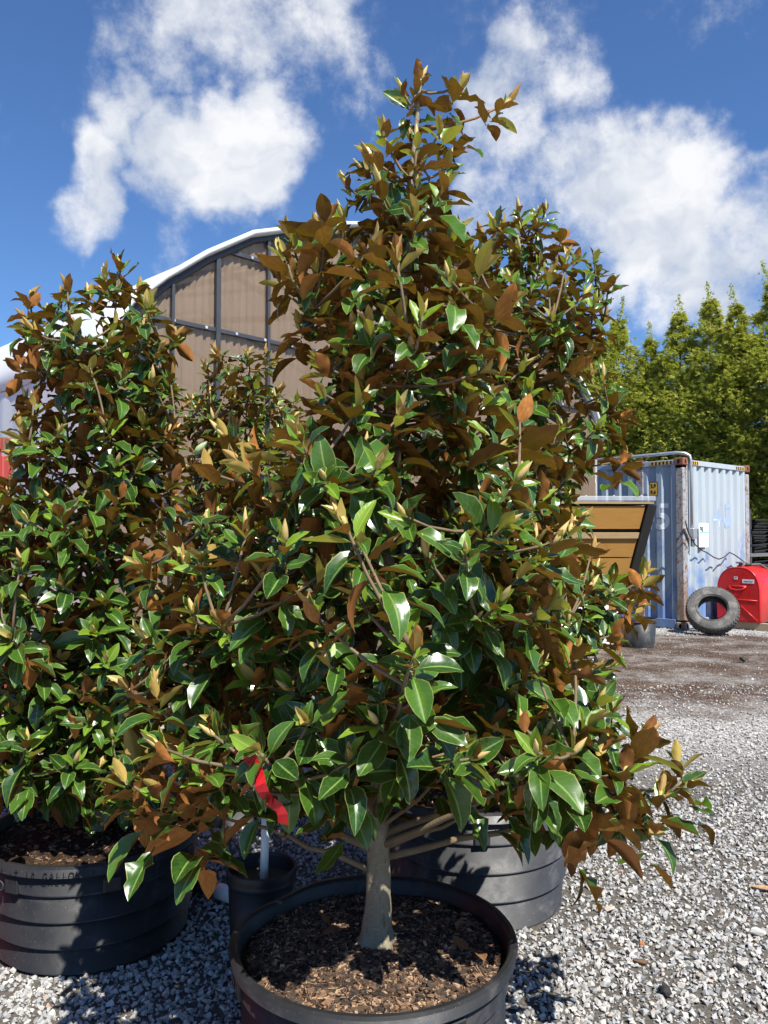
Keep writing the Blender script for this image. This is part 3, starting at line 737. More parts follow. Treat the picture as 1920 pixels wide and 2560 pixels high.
# ------------------------------------------------------------------ things by the container
def tyre():
    root = empty('tyre', (0, 0, 0))
    prof = [(.215, -.085), (.225, -.105), (.27, -.118), (.33, -.122), (.372, -.108), (.388, -.088), (.392, -.045), (.393, 0), (.392, .045), (.388, .088), (.372, .108), (.33, .122), (.27, .118), (.225, .105), (.215, .085), (.222, .072), (.30, .098), (.355, .085), (.372, 0), (.355, -.085), (.30, -.098), (.222, -.072)]
    o = MB().lathe(prof, 64, None, True, True).build('casing', M['rubber'], root)
    blk = None
    for row, (r, z, tilt, w) in enumerate(((.384, -.092, 35, .034), (.3965, -.035, 0, .040), (.3965, .035, 0, .040), (.384, .092, -35, .034))):
        for k in range(44):
            a = 2 * math.pi * (k + .5 * (row % 2)) / 44
            if blk is None: b_ = MB().box((0, 0, 0), (.018, .036, .040), None, .004).build('tread_block', M['rubber'], root); blk = b_.data
            else: b_ = link('tread_block', blk, root)
            b_.matrix_basis = Matrix.Rotation(a, 4, 'Z') @ Matrix.Translation((r, 0, z)) @ Matrix.Rotation(R(tilt), 4, 'Y') @ Matrix.Rotation(R(14 * (1 if row % 2 else -1)), 4, 'X')
    # raised side wall lettering and rings
    for r in (.245, .335): MB().tube([(r * math.cos(a), r * math.sin(a), .119) for a in [2 * math.pi * i / 48 for i in range(49)]], .004, 4, False).build('sidewall_ring', M['rubber'], root)
    return root
ty = tyre()
tp = at(1781, 1529, 12.85)
# lean: axis points towards the camera and up; foot on the ground
tilt = R(34); tz = .392 * math.cos(tilt) + .105 * math.sin(tilt)
view = Vector((tp.x - .55, tp.y, 0)).normalized(); fx = -view
axis = (fx * math.cos(tilt) + Vector((0, 0, 1)) * math.sin(tilt)).normalized(); sx_ = Vector((0, 0, 1)).cross(axis).normalized(); sy_ = axis.cross(sx_)
ty.matrix_world = Matrix.Translation((tp.x, tp.y, tz)) @ Matrix((sx_, sy_, axis)).transposed().to_4x4()
tag(ty, 'worn black truck tyre leaning against the red tank', 'tyre')

def tank():
    # axis along E, end face looks along NS (left, towards the camera)
    p = C0 + E * .80 + NE * .16      # left-far bottom corner of the end face
    root = empty('fuel_tank', p + Vector((0, 0, .13)))
    wd = NE; Wd, Ht, Ln = .74, .93, 1.9
    prof = []
    for i in range(25):
        t = i / 24; a = math.pi * (1 - t); prof.append((Wd / 2 + math.copysign(abs(math.cos(a)) ** .8, math.cos(a)) * Wd / 2, Ht - .46 + .46 * abs(math.sin(a)) ** .8))
    out = [(0.03, 0), (0, .03)] + prof + [(Wd, .03), (Wd - .03, 0)]
    def ring(s, inset=0.0):
        c = Vector((Wd / 2, Ht / 2)); res = []
        for (w, z) in out:
            q = Vector((w, z)) - c; q = q * (1 - inset / .46); q += c; res.append(wd * q.x + E * s + Vector((0, 0, q.y)))
        return res
    m = len(out); vs = ring(0, .03) + ring(.03, .0) + ring(.05, 0) + ring(Ln - .03, .0) + ring(Ln, .03)
    fs = [(r * m + i, r * m + (i + 1) % m, (r + 1) * m + (i + 1) % m, (r + 1) * m + i) for r in range(4) for i in range(m)]
    o = MB().add(vs, fs, True).build('shell', M['red'], root)
    MB().add([v - E * 0 for v in ring(0, .0301)], [tuple(reversed(range(m)))]).build('end_face', M['red'], root)
    MB().add(ring(Ln, .0301), [tuple(range(m))]).build('end_face', M['red'], root)
    Pt = lambda w, z, off=0: wd * w + NS * off + Vector((0, 0, z))
    # pressed hand hold, folds and rim
    MB().tube([Pt(.22, .60, .012), Pt(.27, .55, .03), Pt(.37, .535, .035), Pt(.46, .55, .03), Pt(.51, .60, .012)], .014, 6).build('hand_hold', M['red'], root)
    MB().tube([Pt(.21, .602, .006), Pt(.52, .602, .006)], .012, 6).build('hand_hold_lip', M['red'], root)
    MB().tube([Pt(.06, .385, .002), Pt(.70, .37, .002)], .009, 6).build('pressed_fold', M['red'], root)
    MB().tube([Pt(.42, .27, .002), Pt(.70, .03, .002)], .011, 6).build('pressed_fold', M['red'], root); MB().tube([Pt(.32, .27, .002), Pt(.04, .03, .002)], .011, 6).build('pressed_fold', M['red'], root)
    MB().tube([v + NS * .004 for v in ring(0.012, .012)] + [ring(0.012, .012)[0] + NS * .004], .010, 6).build('rim_bead', M['red'], root)
    lb = decal('label_plate', Pt(.55, .69), wd, NS, .20, .065, M['paper'], root, .004); me = text_mesh('Diesel Fuel', .034, .0005, .0006); lt = link('lettering', me, lb, M['ink']); lt.matrix_basis = BT(Pt(.55, .69, .0075), wd, NS)
    l2 = decal('label_plate', Pt(.34, .74), wd, NS, .06, .045, M['paper'], root, .004); decal('printed_mark', Pt(.34, .745), wd, NS, .035, .015, M['ink'], l2, .0062, .001)
    MB().tube([Pt(.37, Ht - .02) + E * .12, Pt(.37, Ht + .06) + E * .12], .035, 10).build('filler_neck', M['rust'], root)
    MB().box(Pt(.37, Ht + .07) + E * .12, (.13, .12, .03), oriented(E, wd), .008).build('filler_cap', M['steel'], root)
    for k in (.25, .75):
        pass
    tag(root, 'red steel fuel tank with rounded top beside the blue container', 'tank')
    for k, s in enumerate((.12, Ln - .25)):
        b_ = MB().box((0, 0, 0), (.12, Wd + .34, .125), oriented(E, wd), .006).build('timber_bearer', M['timber'])
        b_.location = p + E * s + wd * (Wd / 2 + .05) + Vector((0, 0, .0635))
        tag(b_, ('timber beam under the near end of the red tank' if k == 0 else 'timber beam under the far end of the red tank'), 'timber')
    tp_ = lambda w, s, z: p + wd * w + E * s + Vector((0, 0, .13 + z))
    h = MB().tube([tp_(.30, .16, Ht + .0), tp_(.35, .35, Ht + .02), tp_(.5, .55, Ht + .035), tp_(.62, .72, Ht - .09), tp_(.73, .86, Ht - .27), tp_(.77, .95, Ht - .50), tp_(.78, 1.1, .2)], .022, 8).build('fuel_hose', M['hose_worn'])
    tag(h, 'grey-brown fuel hose lying over the top of the red tank', 'hose')
    h = MB().tube([tp_(.36, .30, Ht + .02), tp_(.45, .52, Ht + .045), tp_(.55, .72, Ht - .0), tp_(.68, .90, Ht - .14), tp_(.765, 1.05, Ht - .4)], .018, 8).build('fuel_hose', M['hose'])
    tag(h, 'black hose crossing the red tank beside the brown one', 'hose')
tank()

def hopper():
    c = Vector((2.80, 11.75, 0)); ang = R(4)
    root = empty('wooden_hopper', c, ang)
    tag(root, 'orange stained wooden hopper bin with black corner posts and clear lid', 'bin')
    # flared box: half widths at the top / bottom
    zt, zb = 2.03, .93; ax, bx_ = .95, .72; ay, by = .55, .36
    def P(sx, sy, z):
        f = (z - zb) / (zt - zb); return Vector((sx * (bx_ + (ax - bx_) * f), sy * (by + (ay - by) * f), z))
    def plank(z0, z1, side, off, mat, nm='plank', th=.03, inset=.08):
        if side in 'FB':
            sy = -1 if side == 'F' else 1; n_ = Vector((0, sy, -.18)).normalized(); q = []
            for (sx, z) in ((-1, z0), (1, z0), (1, z1), (-1, z1)):
                v = P(sx, sy, z); v.x -= sx * inset; q.append(v + n_ * off)
        else:
            sx = -1 if side == 'L' else 1; n_ = Vector((sx, 0, -.2)).normalized(); q = []
            for (sy, z) in ((-1, z0), (1, z0), (1, z1), (-1, z1)):
                v = P(sx, sy, z); v.y -= sy * inset; q.append(v + n_ * off)
        q2 = [v - n_ * th for v in q]; fs = [(0, 1, 2, 3), (7, 6, 5, 4), (0, 4, 5, 1), (1, 5, 6, 2), (2, 6, 7, 3), (3, 7, 4, 0)]
        return MB().add(q + q2, fs).build(nm, mat, root)
    for sd in 'FBLR':
        for (a, b_) in ((1.68, 2.00), (1.28, 1.55), (.95, 1.26)): plank(a, b_, sd, 0, M['plank'])
        plank(1.55, 1.63, sd, .035, M['grey_wood'], 'rail')
        plank(1.545, 1.675, sd, -.035, M['black_wood_gap'], 'gap_shade', .02)  # black strip standing in for the shade in the gap between planks
    for sx in (-1, 1):
        for sy in (-1, 1):
            a = P(sx, sy, zb - .06); b_ = P(sx, sy, zt); d = (b_ - a); ln = d.length; d.normalize(); x = Vector((1, 0, 0)); x = (x - d * x.dot(d)).normalized(); y = d.cross(x)
            MB().box((a + b_) / 2, (.13, .10, ln), Matrix((x, y, d)).transposed(), .006).build('corner_post', M['black_wood_gap'], root)
            lg = P(sx, sy, zb); MB().box((lg.x * .93, lg.y * .9, zb / 2), (.085, .085, zb + .02), None, .006).build('leg', M['plank'], root)
    MB().box((0, 0, zb - .03), (bx_ * 2 - .1, by * 2 - .1, .04)).build('floor_board', M['black_wood_gap'], root)
    MB().box((0, -.0, zt + .015), (ax * 2 + .06, ay * 2 + .06, .03), None, .004).build('lid_frame', M['grey_wood'], root)
    lid = MB().box((0, 0, zt + .075), (ax * 2 + .1, ay * 2 + .1, .07), None, .01).build('clear_lid', M['glass'], root)
    for k in range(5): MB().tube([(-.8 + k * .4, -ay - .02, zt + .112), (-.8 + k * .4, -ay - .02, zt + .122)], .014, 8).build('screw', M['bolt'], lid)
hopper()

wb = MB().box((0, 0, 0), (.95, .05, .62), None, .008).build('white_board', M['white_board']); wb.location = (2.98, 11.5, .325); wb.rotation_euler = (R(-6), 0, R(8))
tag(wb, 'white board standing on the ground below the wooden hopper', 'board')

def nursery_pot(name, p, r, h, mat, taper=.80, lip=.03, n=40, soil=None, label='', seed=0):
    root = empty(name, p)
    prof = [(0, 0.002), (r * taper, 0.002), (r * taper + .004, .02), (r * .985, h - lip), (r * 1.035, h - lip), (r * 1.045, h - lip * .6), (r * 1.045, h - .004), (r * 1.03, h), (r * .995, h), (r * .975, h - .01), (r * taper * .98, .03), (0, .03)]
    MB().lathe(sharp_lathe(prof), n).build('body', mat, root)
    tag(root, label, 'pot'); return root
bp = at(1601, 1614, 11.0)
nursery_pot('nursery_pot', Vector((at(1601, 1600, 11.35).x, 11.35, 0)), .222, .42, M['pot2'], .82, .05, 40, label='empty black nursery pot standing in front of the white board')

def tray_rack():
    c = C0 + E * (2.44 + 1.35) + G * .55; root = empty('tray_rack', c, R(38)); tag(root, 'steel rack beside the container holding stacked black trays', 'rack')
    for z in (.35, 1.22): MB().box((0, 0, z), (2.2, 1.0, .07), None, .006).build('shelf', M['steel'], root)
    for sx in (-1, 1):
        for sy in (-1, 1): MB().box((sx * 1.06, sy * .46, 1.05), (.06, .06, 2.1), None, .006).build('upright', M['dark_steel'], root)
    rs = random.Random(8)
    def tray_mesh():
        mb = MB(); a, b_, h = .27, .27, .055
        for (z, s) in ((0, .9), (h * .5, .95), (h, 1.0)):
            pass
        ring = lambda s, z: [(-a * s, -b_ * s, z), (a * s, -b_ * s, z), (a * s, b_ * s, z), (-a * s, b_ * s, z)]
        v = ring(.9, 0) + ring(1.0, h) + ring(1.07, h) + ring(1.07, h - .014) + ring(.97, h) + ring(.88, .008)
        f = [(3, 2, 1, 0)]
        for q in ((0, 1), (3, 2), (2, 4), (4, 5)):
            for i in range(4): f.append((q[0] * 4 + i, q[0] * 4 + (i + 1) % 4, q[1] * 4 + (i + 1) % 4, q[1] * 4 + i))
        f.append((20, 21, 22, 23)); return mb.add(v, f)
    me = None; n_ = 0
    ords = ['lowest', 'second', 'third', 'fourth', 'fifth', 'sixth', 'seventh', 'eighth', 'ninth', 'tenth', 'eleventh', 'twelfth', 'thirteenth', 'fourteenth']
    for sname, z0, cnt in (('lower', .388, 13), ('upper', 1.258, 12)):
        for ix, sd in enumerate(('left', 'right')):
            x = -.74 + ix * .68
            for k in range(cnt - rs.randint(0, 3)):
                if me is None: o = tray_mesh().build('seed_tray', M['tray']); me = o.data
                else: o = link('seed_tray', me)
                o.rotation_euler = (rs.uniform(-.05, .05), rs.uniform(-.05, .05), R(38) + rs.uniform(-.12, .12))
                loc = Matrix.Rotation(R(38), 3, 'Z') @ Vector((x + rs.uniform(-.04, .04), -.24 + rs.uniform(-.03, .03), z0 + k * .06)); o.location = c + loc
                tag(o, 'black seed tray, %s from below in the %s stack on the %s shelf' % (ords[k], sd, sname), 'tray', 'black trays stacked on the rack')
tray_rack()

# ------------------------------------------------------------------ big nursery pots with soil
def big_pot(name, key, label, seed, mat, text=None, dent=None, chips=900, tabs=True, rot=0.0):
    c, r, h = POTS[key]; root = empty(name, c); rs = random.Random(seed); tag(root, label, 'pot')
    def rf(a, z):
        k = 1 + .006 * math.sin(2 * a + seed) + .004 * math.sin(3 * a)
        if dent:
            d = (a - dent[0] + math.pi) % (2 * math.pi) - math.pi; k -= dent[1] * math.exp(-(d / dent[2]) ** 2) * min(1, z / h)
        return k
    rb = r * .90
    R_ = lambda z: rb + (r - rb) * (z / h)
    prof = [(0, .004), (rb - .012, .004), (rb, .016)]
    for i in range(1, 4):
        z = h * (.08 + .235 * i) - .03
        prof += [(R_(z) - .006, z), (R_(z) + .007, z + .010)]
    zl = h - .045
    prof += [(R_(zl) + .002, zl), (R_(zl) + .020, zl + .004), (R_(h) + .022, h - .008), (R_(h) + .016, h), (R_(h) + .004, h), (R_(h) - .006, h - .012), (R_(h * .6) - .010, h * .55)]
    body = MB().lathe(sharp_lathe(prof), 96, rf).build('body', mat, root)
    # moulded tabs under the rim, every second with a black disc as torn hole
    if tabs:
        for k in range(7):
            a = rot + 2 * math.pi * k / 7; zc = h * .79; rr = (R_(zc) + .004) * rf(a, zc); u = Vector((-math.sin(a), math.cos(a), 0)); n = Vector((math.cos(a), math.sin(a), 0))
            MB().box(n * rr + Vector((0, 0, zc)), (.062, .018, .052), oriented(u, n), .004).build('moulded_tab', mat, root)
            if k % 2 == 0:
                ctr = n * (rr + .0105) + u * -.048 + Vector((0, 0, zc - .004)); ring = []; 
                for q in range(12): an = 2 * math.pi * q / 12; ring.append(ctr + (u * math.cos(an) + Vector((0, 0, math.sin(an)))) * .015 * rs.uniform(.85, 1.2))
                hl = MB().add(ring, [tuple(range(12))]).build('torn_hole_shade', M['black'], root)  # flat black disc painting the dark inside of a hole
                MB().tube(ring + [ring[0]], .003, 5, False).build('hole_edge', M['pot2'], hl)
    if text:
        for i, ch in enumerate(text[0]):
            if ch == ' ': continue
            a = text[1] + i * .052; n = Vector((math.cos(a), math.sin(a), 0)); u = Vector((-math.sin(a), math.cos(a), 0)); me = text_mesh(ch, .026, .0005)
            o = link('embossed_lettering', me, body, mat); rr = (R_(h) + .0232) * rf(a, h); o.matrix_basis = BT(n * rr + Vector((0, 0, h - .026)), u, n)
    # soil: low mound
    zs = h - .055; bm = bmesh.new(); rings = 26; seg = 60; g = []
    for i in range(rings + 1):
        row = []
        for k in range(seg):
            a = 2 * math.pi * k / seg; rr = (R_(h) - .012) * rf(a, h) * i / rings; x, y = rr * math.cos(a), rr * math.sin(a)
            z = zs + .022 * (1 - (i / rings) ** 2) + .010 * mnoise.noise(Vector((x * 22, y * 22, seed))) + .012 * mnoise.noise(Vector((x * 7, y * 7, seed + 3)))
            row.append(bm.verts.new((x, y, z)))
        g.append(row)
    for i in range(rings):
        for k in range(seg):
            try: f = bm.faces.new((g[i][k], g[i + 1][k], g[i + 1][(k + 1) % seg], g[i][(k + 1) % seg])); f.smooth = True
            except ValueError: pass
    bmesh.ops.remove_doubles(bm, verts=bm.verts, dist=1e-5)
    me = bpy.data.meshes.new('soil'); bm.to_mesh(me); bm.free(); soil = link('soil', me, root, M['soil'])
    # bark chips, fibres, crumbs
    nr = np.random.RandomState(seed); V = []; F = []; Cc = []; off = 0
    pal = [(.075, .042, .025), (.13, .075, .042), (.21, .125, .07), (.035, .023, .016), (.095, .058, .036), (.30, .20, .12), (.018, .013, .010), (.03, .02, .014), (.05, .032, .02)]
    for k in range(chips):
        rr = (R_(h) - .03) * math.sqrt(nr.rand()); a = nr.rand() * 6.283; x, y = rr * math.cos(a), rr * math.sin(a)
        i = rr / (R_(h) - .012); z = zs + .022 * (1 - i * i) + .010 * mnoise.noise(Vector((x * 22, y * 22, seed))) + .012 * mnoise.noise(Vector((x * 7, y * 7, seed + 3))) + .002
        fib = nr.rand() < .25; L_ = (.010 + .018 * nr.rand()) if fib else (.0028 + .013 * nr.rand() ** 3); w = .0010 if fib else L_ * (.3 + .4 * nr.rand()); t = .0010 if fib else .0012 + .002 * nr.rand()
        az = nr.rand() * 6.283; tl = nr.normal(0, .35); ca, sa = math.cos(az), math.sin(az); cc = pal[nr.randint(len(pal))]; cm = 1.25 + .9 * nr.rand()
        vv = []
        for sx in (-1, 1):
            for sy in (-1, 1):
                for sz in (-1, 1):
                    lx, ly, lz = sx * L_ * (1 - .25 * nr.rand()), sy * w * (1 - .4 * nr.rand()), sz * t
                    lz2 = lz + math.sin(tl) * lx * .6; vv.append((x + lx * ca - ly * sa, y + lx * sa + ly * ca, z + lz2))
        V += vv; q = [(0, 1, 3, 2), (4, 6, 7, 5), (0, 4, 5, 1), (2, 3, 7, 6), (0, 2, 6, 4), (1, 5, 7, 3)]
        for f in q: F += [(off + f[0], off + f[1], off + f[2]), (off + f[0], off + f[2], off + f[3])]
        Cc += [(cc[0] * cm, cc[1] * cm, cc[2] * cm, 1)] * 8; off += 8
    me = tri_mesh('bark_mulch', np.array(V), np.array(F)); ca_ = me.attributes.new('col', 'FLOAT_COLOR', 'POINT'); ca_.data.foreach_set('color', np.array(Cc, np.float32).ravel())
    o = link('bark_mulch', me, soil, M['chip']); o['kind'] = 'stuff'
    return root
big_pot('nursery_pot', 'main', 'large round black pot in the foreground holding the biggest magnolia', 1, M['pot'], None, (R(142), .075, .30), 8500, rot=R(200))
big_pot('nursery_pot', 'rear', 'large dusty black pot behind the front pot on the right', 2, M['pot2'], None, None, 700, rot=R(10))
big_pot('nursery_pot', 'left', 'large black pot with embossed rim and torn holes at the left edge', 3, M['pot'], ('5 LT 10 GALLON P 1784 3 TEPE', R(244)), None, 1400, rot=R(247))
big_pot('nursery_pot', 'back', 'dark black pot half hidden between the left magnolia and the front one', 4, M['pot'], None, None, 300)

# small pot with water and a white pipe
sp_ = nursery_pot('nursery_pot', SMALL[0], SMALL[1], SMALL[2], M['pot'], .86, .05, 48, label='small black pot with a white pipe pressed against the front pot')
MB().lathe([(0, SMALL[2] - .055), (SMALL[1] * .965, SMALL[2] - .055)], 32).build('murky_water', m_plain('murky_water', (.10, .075, .04), .12, .4, 25, .05, .5), sp_)
pp = MB().tube([(0, 0, 0), (0, 0, .30)], .0155, 14).build('white_pipe', M['pvc']); q = at(659, 2176, 3.0); pp.location = (q.x, 3.0, SMALL[2] - .12); pp.rotation_euler = (R(2), R(1.5), 0)
tag(pp, 'white plastic pipe standing in the small black pot', 'pipe')
hp = [at(430, 2195, 3.55), at(500, 2215, 3.50), at(552, 2232, 3.44)]
for v in hp: v.z = .045
ho = MB().tube(hp, .030, 10).build('irrigation_hose', M['hose']); tag(ho, 'black irrigation hose on the gravel between left pot and small pot', 'hose')
e1, e2 = hp[2], hp[2] + (hp[2] - hp[1]).normalized() * .065
MB().tube([e1 - (e2 - e1) * .2, e2], .0335, 14).build('white_coupling', M['pvc'], ho)
# ribbed drain hose behind the left pot
pts = []; rad = []
for i in range(150):
    t = i / 149; pts.append((-2.95 + 2.0 * t, 4.35 + .35 * math.sin(t * 2.6), .065)); rad.append(.062 if i % 2 else .052)
o = MB().tube(pts, rad, 12, True, False).build('drain_hose', M['hose']); tag(o, 'ribbed black drain hose lying behind the left pot', 'hose')
pts = [(x, y + .18, z) for x, y, z in pts]
o = MB().tube(pts, rad, 12, True, False).build('drain_hose', M['hose']); tag(o, 'second ribbed drain hose, farther from the left pot', 'hose')
q = at(60, 1905, 4.9); o = MB().box((0, 0, 0), (.035, .02, .55), None, .003).build('marker_stake', M['ribbon']); o.location = (q.x, 4.9, .27); tag(o, 'red marker stake behind the left magnolia', 'stake')

# ------------------------------------------------------------------ magnolias
def leaf_mesh(name, mat, seed, wid=.42, fold=.20, curl=.35, wav=.06, tw=0.0, nv=9, nu=4):
    rs = random.Random(seed); V = []; UV = []; F = []
    ph = rs.uniform(0, 6.28); ph2 = rs.uniform(0, 6.28)
    rows = [0, .10, .19, .33, .50, .67, .81, .92, 1.0]
    ang = 0.0; y = z = 0.0; pt = 0
    for j, t in enumerate(rows):
        dt = t - pt; pt = t
        ang = -curl * t * t + .12 * math.sin(t * 4 + ph) * curl
        y += math.cos(ang) * dt; z += math.sin(ang) * dt
        if t < .11: w = .018
        else:
            q = (t - .10) / .90; w = wid * .5 * (math.sin(math.pi * q ** .86) ** .78) if q < 1 else 0.004
            w = max(w, .006)
        for i in range(nu + 1):
            u = -1 + 2 * i / nu; x = u * w
            zz = z + abs(u) * w * fold * 1.4
            zz += wav * w / (wid * .5) * (abs(u) ** 2) * (math.sin(t * 15 + ph + (1.2 if u > 0 else 0)) + .6 * math.sin(t * 23 + ph2)) * .5
            x2 = x + tw * t * zz; V.append((x2 + .03 * math.sin(t * 3 + ph) * curl, y, zz)); UV.append((i / nu, t))
    m = nu + 1
    for j in range(len(rows) - 1):
        for i in range(nu):
            a, b, c, d = j * m + i, j * m + i + 1, (j + 1) * m + i + 1, (j + 1) * m + i
            if j == 0 and 0 < i < nu - 1: pass
            F += [(a, b, c), (a, c, d)]
    V = np.array(V); F = np.array(F)
    me = tri_mesh(name, V, F, True); uv = me.uv_layers.new(name='UVMap'); uv.data.foreach_set('uv', np.array(UV, np.float32)[F.ravel()].ravel()); me.materials.append(mat)
    return me, V, F, np.array(UV, np.float32)

LEAVES = {'m': [], 'y': [], 'n': []}
for k in range(9): LEAVES['m'].append(leaf_mesh('leaf', M['leaf'], 40 + k, wid=(.41, .47, .50, .44, .39, .51, .43, .48, .42)[k], fold=(.35, .2, .5, .15, .55, .28, .42, .18, .3)[k], curl=(.35, .8, .1, -.35, 1.1, .6, .25, -.15, 1.35)[k], wav=(.07, .11, .06, .13, .08, .05, .15, .09, .07)[k]))
for k in range(3): LEAVES['y'].append(leaf_mesh('leaf', M['leaf_young'], 60 + k, wid=(.36, .42, .38)[k], fold=(.35, .25, .45)[k], curl=(.2, .4, -.1)[k], wav=.05))
for k in range(2): LEAVES['n'].append(leaf_mesh('leaf', M['leaf_new'], 70 + k, wid=(.26, .34)[k], fold=(.9, .6)[k], curl=(-.2, .25)[k], wav=.04))
LEAF_FLAT = LEAVES['m'] + LEAVES['y'] + LEAVES['n']
LIDX = {'m': list(range(0, 9)), 'y': [9, 10, 11], 'n': [12, 13]}
bud_me = MB().lathe([(.0018, 0), (.0052, .006), (.0070, .016), (.0058, .030), (.0028, .042), (.0004, .050)], 7); _b = bud_me.build('bud', M['bud']); BUD = _b.data; bpy.data.objects.remove(_b)
fb = MB().lathe([(.004, 0), (.013, .010), (.017, .028), (.014, .050), (.006, .068), (.0006, .078)], 10); _b = fb.build('flower_bud', M['flower_bud']); FBUD = _b.data; bpy.data.objects.remove(_b)

def interp(tab, z, k):
    if z <= tab[0][0]: return tab[0][k]
    for a, b in zip(tab, tab[1:]):
        if z <= b[0]:
            f = (z - a[0]) / (b[0] - a[0]); return a[k] + (b[k] - a[k]) * f
    return tab[-1][k]

def magnolia(name, label, base, Y, sil, trunk_px, depth, n_tips, seed, leaf_len, r_trunk, explicit=(), low=.62, nprim=26, mind=.115, flower=(), zbase=.34, stems=1, density=1.0, bare=0.0, clear=None, thin=None):
    rs = random.Random(seed); nr = np.random.RandomState(seed)
    root = empty(name, (base.x, base.y, zbase)); B = Vector((base.x, base.y, zbase))
    tag(root, label, 'magnolia tree', 'potted magnolia trees')
    kk = Y / FPX
    tab = []
    for (py, pl, pr) in sil:
        p1 = at(pl, py, Y); p2 = at(pr, py, Y); tab.append((p1.z - zbase, p1.x - base.x, p2.x - base.x))
    tab.sort()
    ztop = max(t[0] for t in tab); zlow = min(t[0] for t in tab)
    axis = []
    for (px, py) in trunk_px:
        p = at(px, py, Y); axis.append(Vector((p.x - base.x, (rs.uniform(-.03, .03) if len(axis) > 1 else 0), p.z - zbase)))
    axis[0] = Vector((axis[0].x, 0, 0.0))
    def ax(z):
        for a, b in zip(axis, axis[1:]):
            if z <= b.z: f = max(0, (z - a.z) / (b.z - a.z + 1e-9)); return a.lerp(b, f)
        return axis[-1].copy()
    # --- shoot tips
    tips = []; TA = np.zeros((n_tips + 80, 3))
    def ok(p, md):
        n_ = len(tips); A = TA[:n_]; d_ = A - np.array(p[:]); return n_ == 0 or (d_ * d_).sum(1).min() > md * md
    for (px, py, dy) in explicit:
        p = at(px, py, Y + dy); TA[len(tips)] = (p.x - base.x, dy, p.z - zbase); tips.append(Vector((p.x - base.x, dy, p.z - zbase)))
    tries = 0
    while len(tips) < n_tips and tries < n_tips * 60:
        tries += 1
        z = zlow + (ztop - zlow) * rs.random() ** 1.05; xl, xr = interp(tab, z, 1), interp(tab, z, 2); cx, hw = (xl + xr) / 2, (xr - xl) / 2
        a = rs.uniform(0, 2 * math.pi)
        if math.sin(a) > 0 and rs.random() < .40: a = -a       # a little more growth towards the light
        rho = rs.random() ** .42 * rs.uniform(.9, 1.1); ca, sa = math.cos(a), math.sin(a)
        lump = 1 + .16 * mnoise.noise(Vector((ca * 1.7, sa * 1.7, z * 2.3 + seed)))
        hd = min(depth, max(hw, .10) * 1.0)
        p = Vector((cx + ca * (hw - .055) * rho * lump, sa * hd * rho * lump, z))
        if bare and mnoise.noise(p * 3.1 + Vector((seed, 0, 0))) > bare - .10: continue
        if clear:
            w = p + B - Vector((0, 0, CAM_H)); dd = w.y * CP + w.z * SP; qx = 960 + FPX * w.x / dd; qy = 1280 - FPX * (-w.y * SP + w.z * CP) / dd
            if qy > np.interp(qx, [c_[0] for c_ in clear], [c_[1] for c_ in clear]): continue
        if thin and rs.random() < np.interp(z, (thin[0] - zbase, thin[1] - zbase), (0, thin[2])): continue
        if ok(p, mind * (1.0 if rho > .6 else 1.25)): TA[len(tips)] = p[:]; tips.append(p)
    # --- primary branches to spread-out tips
    prim = []; cand = [t for t in tips]
    sel = []
    if cand:
        sel = [max(cand, key=lambda t: Vector((t.x, t.y, 0)).length)]
        while len(sel) < min(nprim, len(cand)):
            CA = np.array([c_[:] for c_ in cand]); SA = np.array([c_[:] for c_ in sel]); dm = np.sqrt(((CA[:, None] - SA[None]) ** 2).sum(2)).min(1); sel.append(cand[int(dm.argmax())])
    trunk_pts = []
    zt_ = axis[-1].z
    for i in range(17): trunk_pts.append(ax(zt_ * i / 16) + Vector((rs.uniform(-.006, .006), rs.uniform(-.006, .006), 0)))
    tr_r = [max(.004, r_trunk * (1 - .88 * (i / 16) ** .8)) for i in range(17)]; tr_r[0] = r_trunk * 1.75; trunk_pts.insert(1, trunk_pts[0].lerp(trunk_pts[1], .35)); tr_r.insert(1, r_trunk * 1.16)
    fp, fr_ = [], []
    for i in range(len(trunk_pts) - 1):
        for q in range(4): f = q / 4; fp.append(trunk_pts[i].lerp(trunk_pts[i + 1], f)); fr_.append(tr_r[i] + (tr_r[i + 1] - tr_r[i]) * f)
    fp.append(trunk_pts[-1]); fr_.append(tr_r[-1]); mbt = MB().tube(fp, fr_, 20); nv_ = []
    for k, v in enumerate(mbt.v):
        v = Vector(v); c_ = fp[min(k // 20, len(fp) - 1)]; d_ = v - c_; rr_ = d_.length
        a_n = mnoise.noise(v * 14) * .07 + mnoise.noise(v * 45 + Vector((9, 0, 0))) * .05
        if c_.z < .16: a_n += .16 * (1 - c_.z / .16) * math.sin(4 * math.atan2(d_.y, d_.x) + seed) 
        nv_.append(tuple(c_ + d_ * (1 + a_n)))
    mbt.v = nv_; mbt.build('trunk', M['bark'], root)
    nodes = [(p, 0) for p in trunk_pts[4:]]            # (point, level)
    branches = []
    for s_ in sel:
        hd = Vector((s_.x, s_.y, 0)) - Vector((ax(s_.z).x, ax(s_.z).y, 0)); h = hd.length
        za = max(low - zbase + rs.uniform(-.02, .24), min(s_.z - h * rs.uniform(.55, .95), zt_ * .96)); a = ax(za)
        if s_.z < za: za = max(low - zbase - .03, .18) + rs.uniform(0, .10); a = ax(za)
        m = a.lerp(s_, .5) + Vector((rs.uniform(-.03, .03), rs.uniform(-.03, .03), -.03 * h + rs.uniform(-.01, .04)))
        pts = []
        for i in range(9):
            t = i / 8; pts.append(a * (1 - t) ** 2 + m * 2 * t * (1 - t) + s_ * t * t + Vector((rs.uniform(-.007, .007), rs.uniform(-.007, .007), rs.uniform(-.007, .007))) * (1 if 0 < i < 8 else 0))
        r0 = min(.0125, .005 + .009 * (pts[0] - pts[-1]).length)
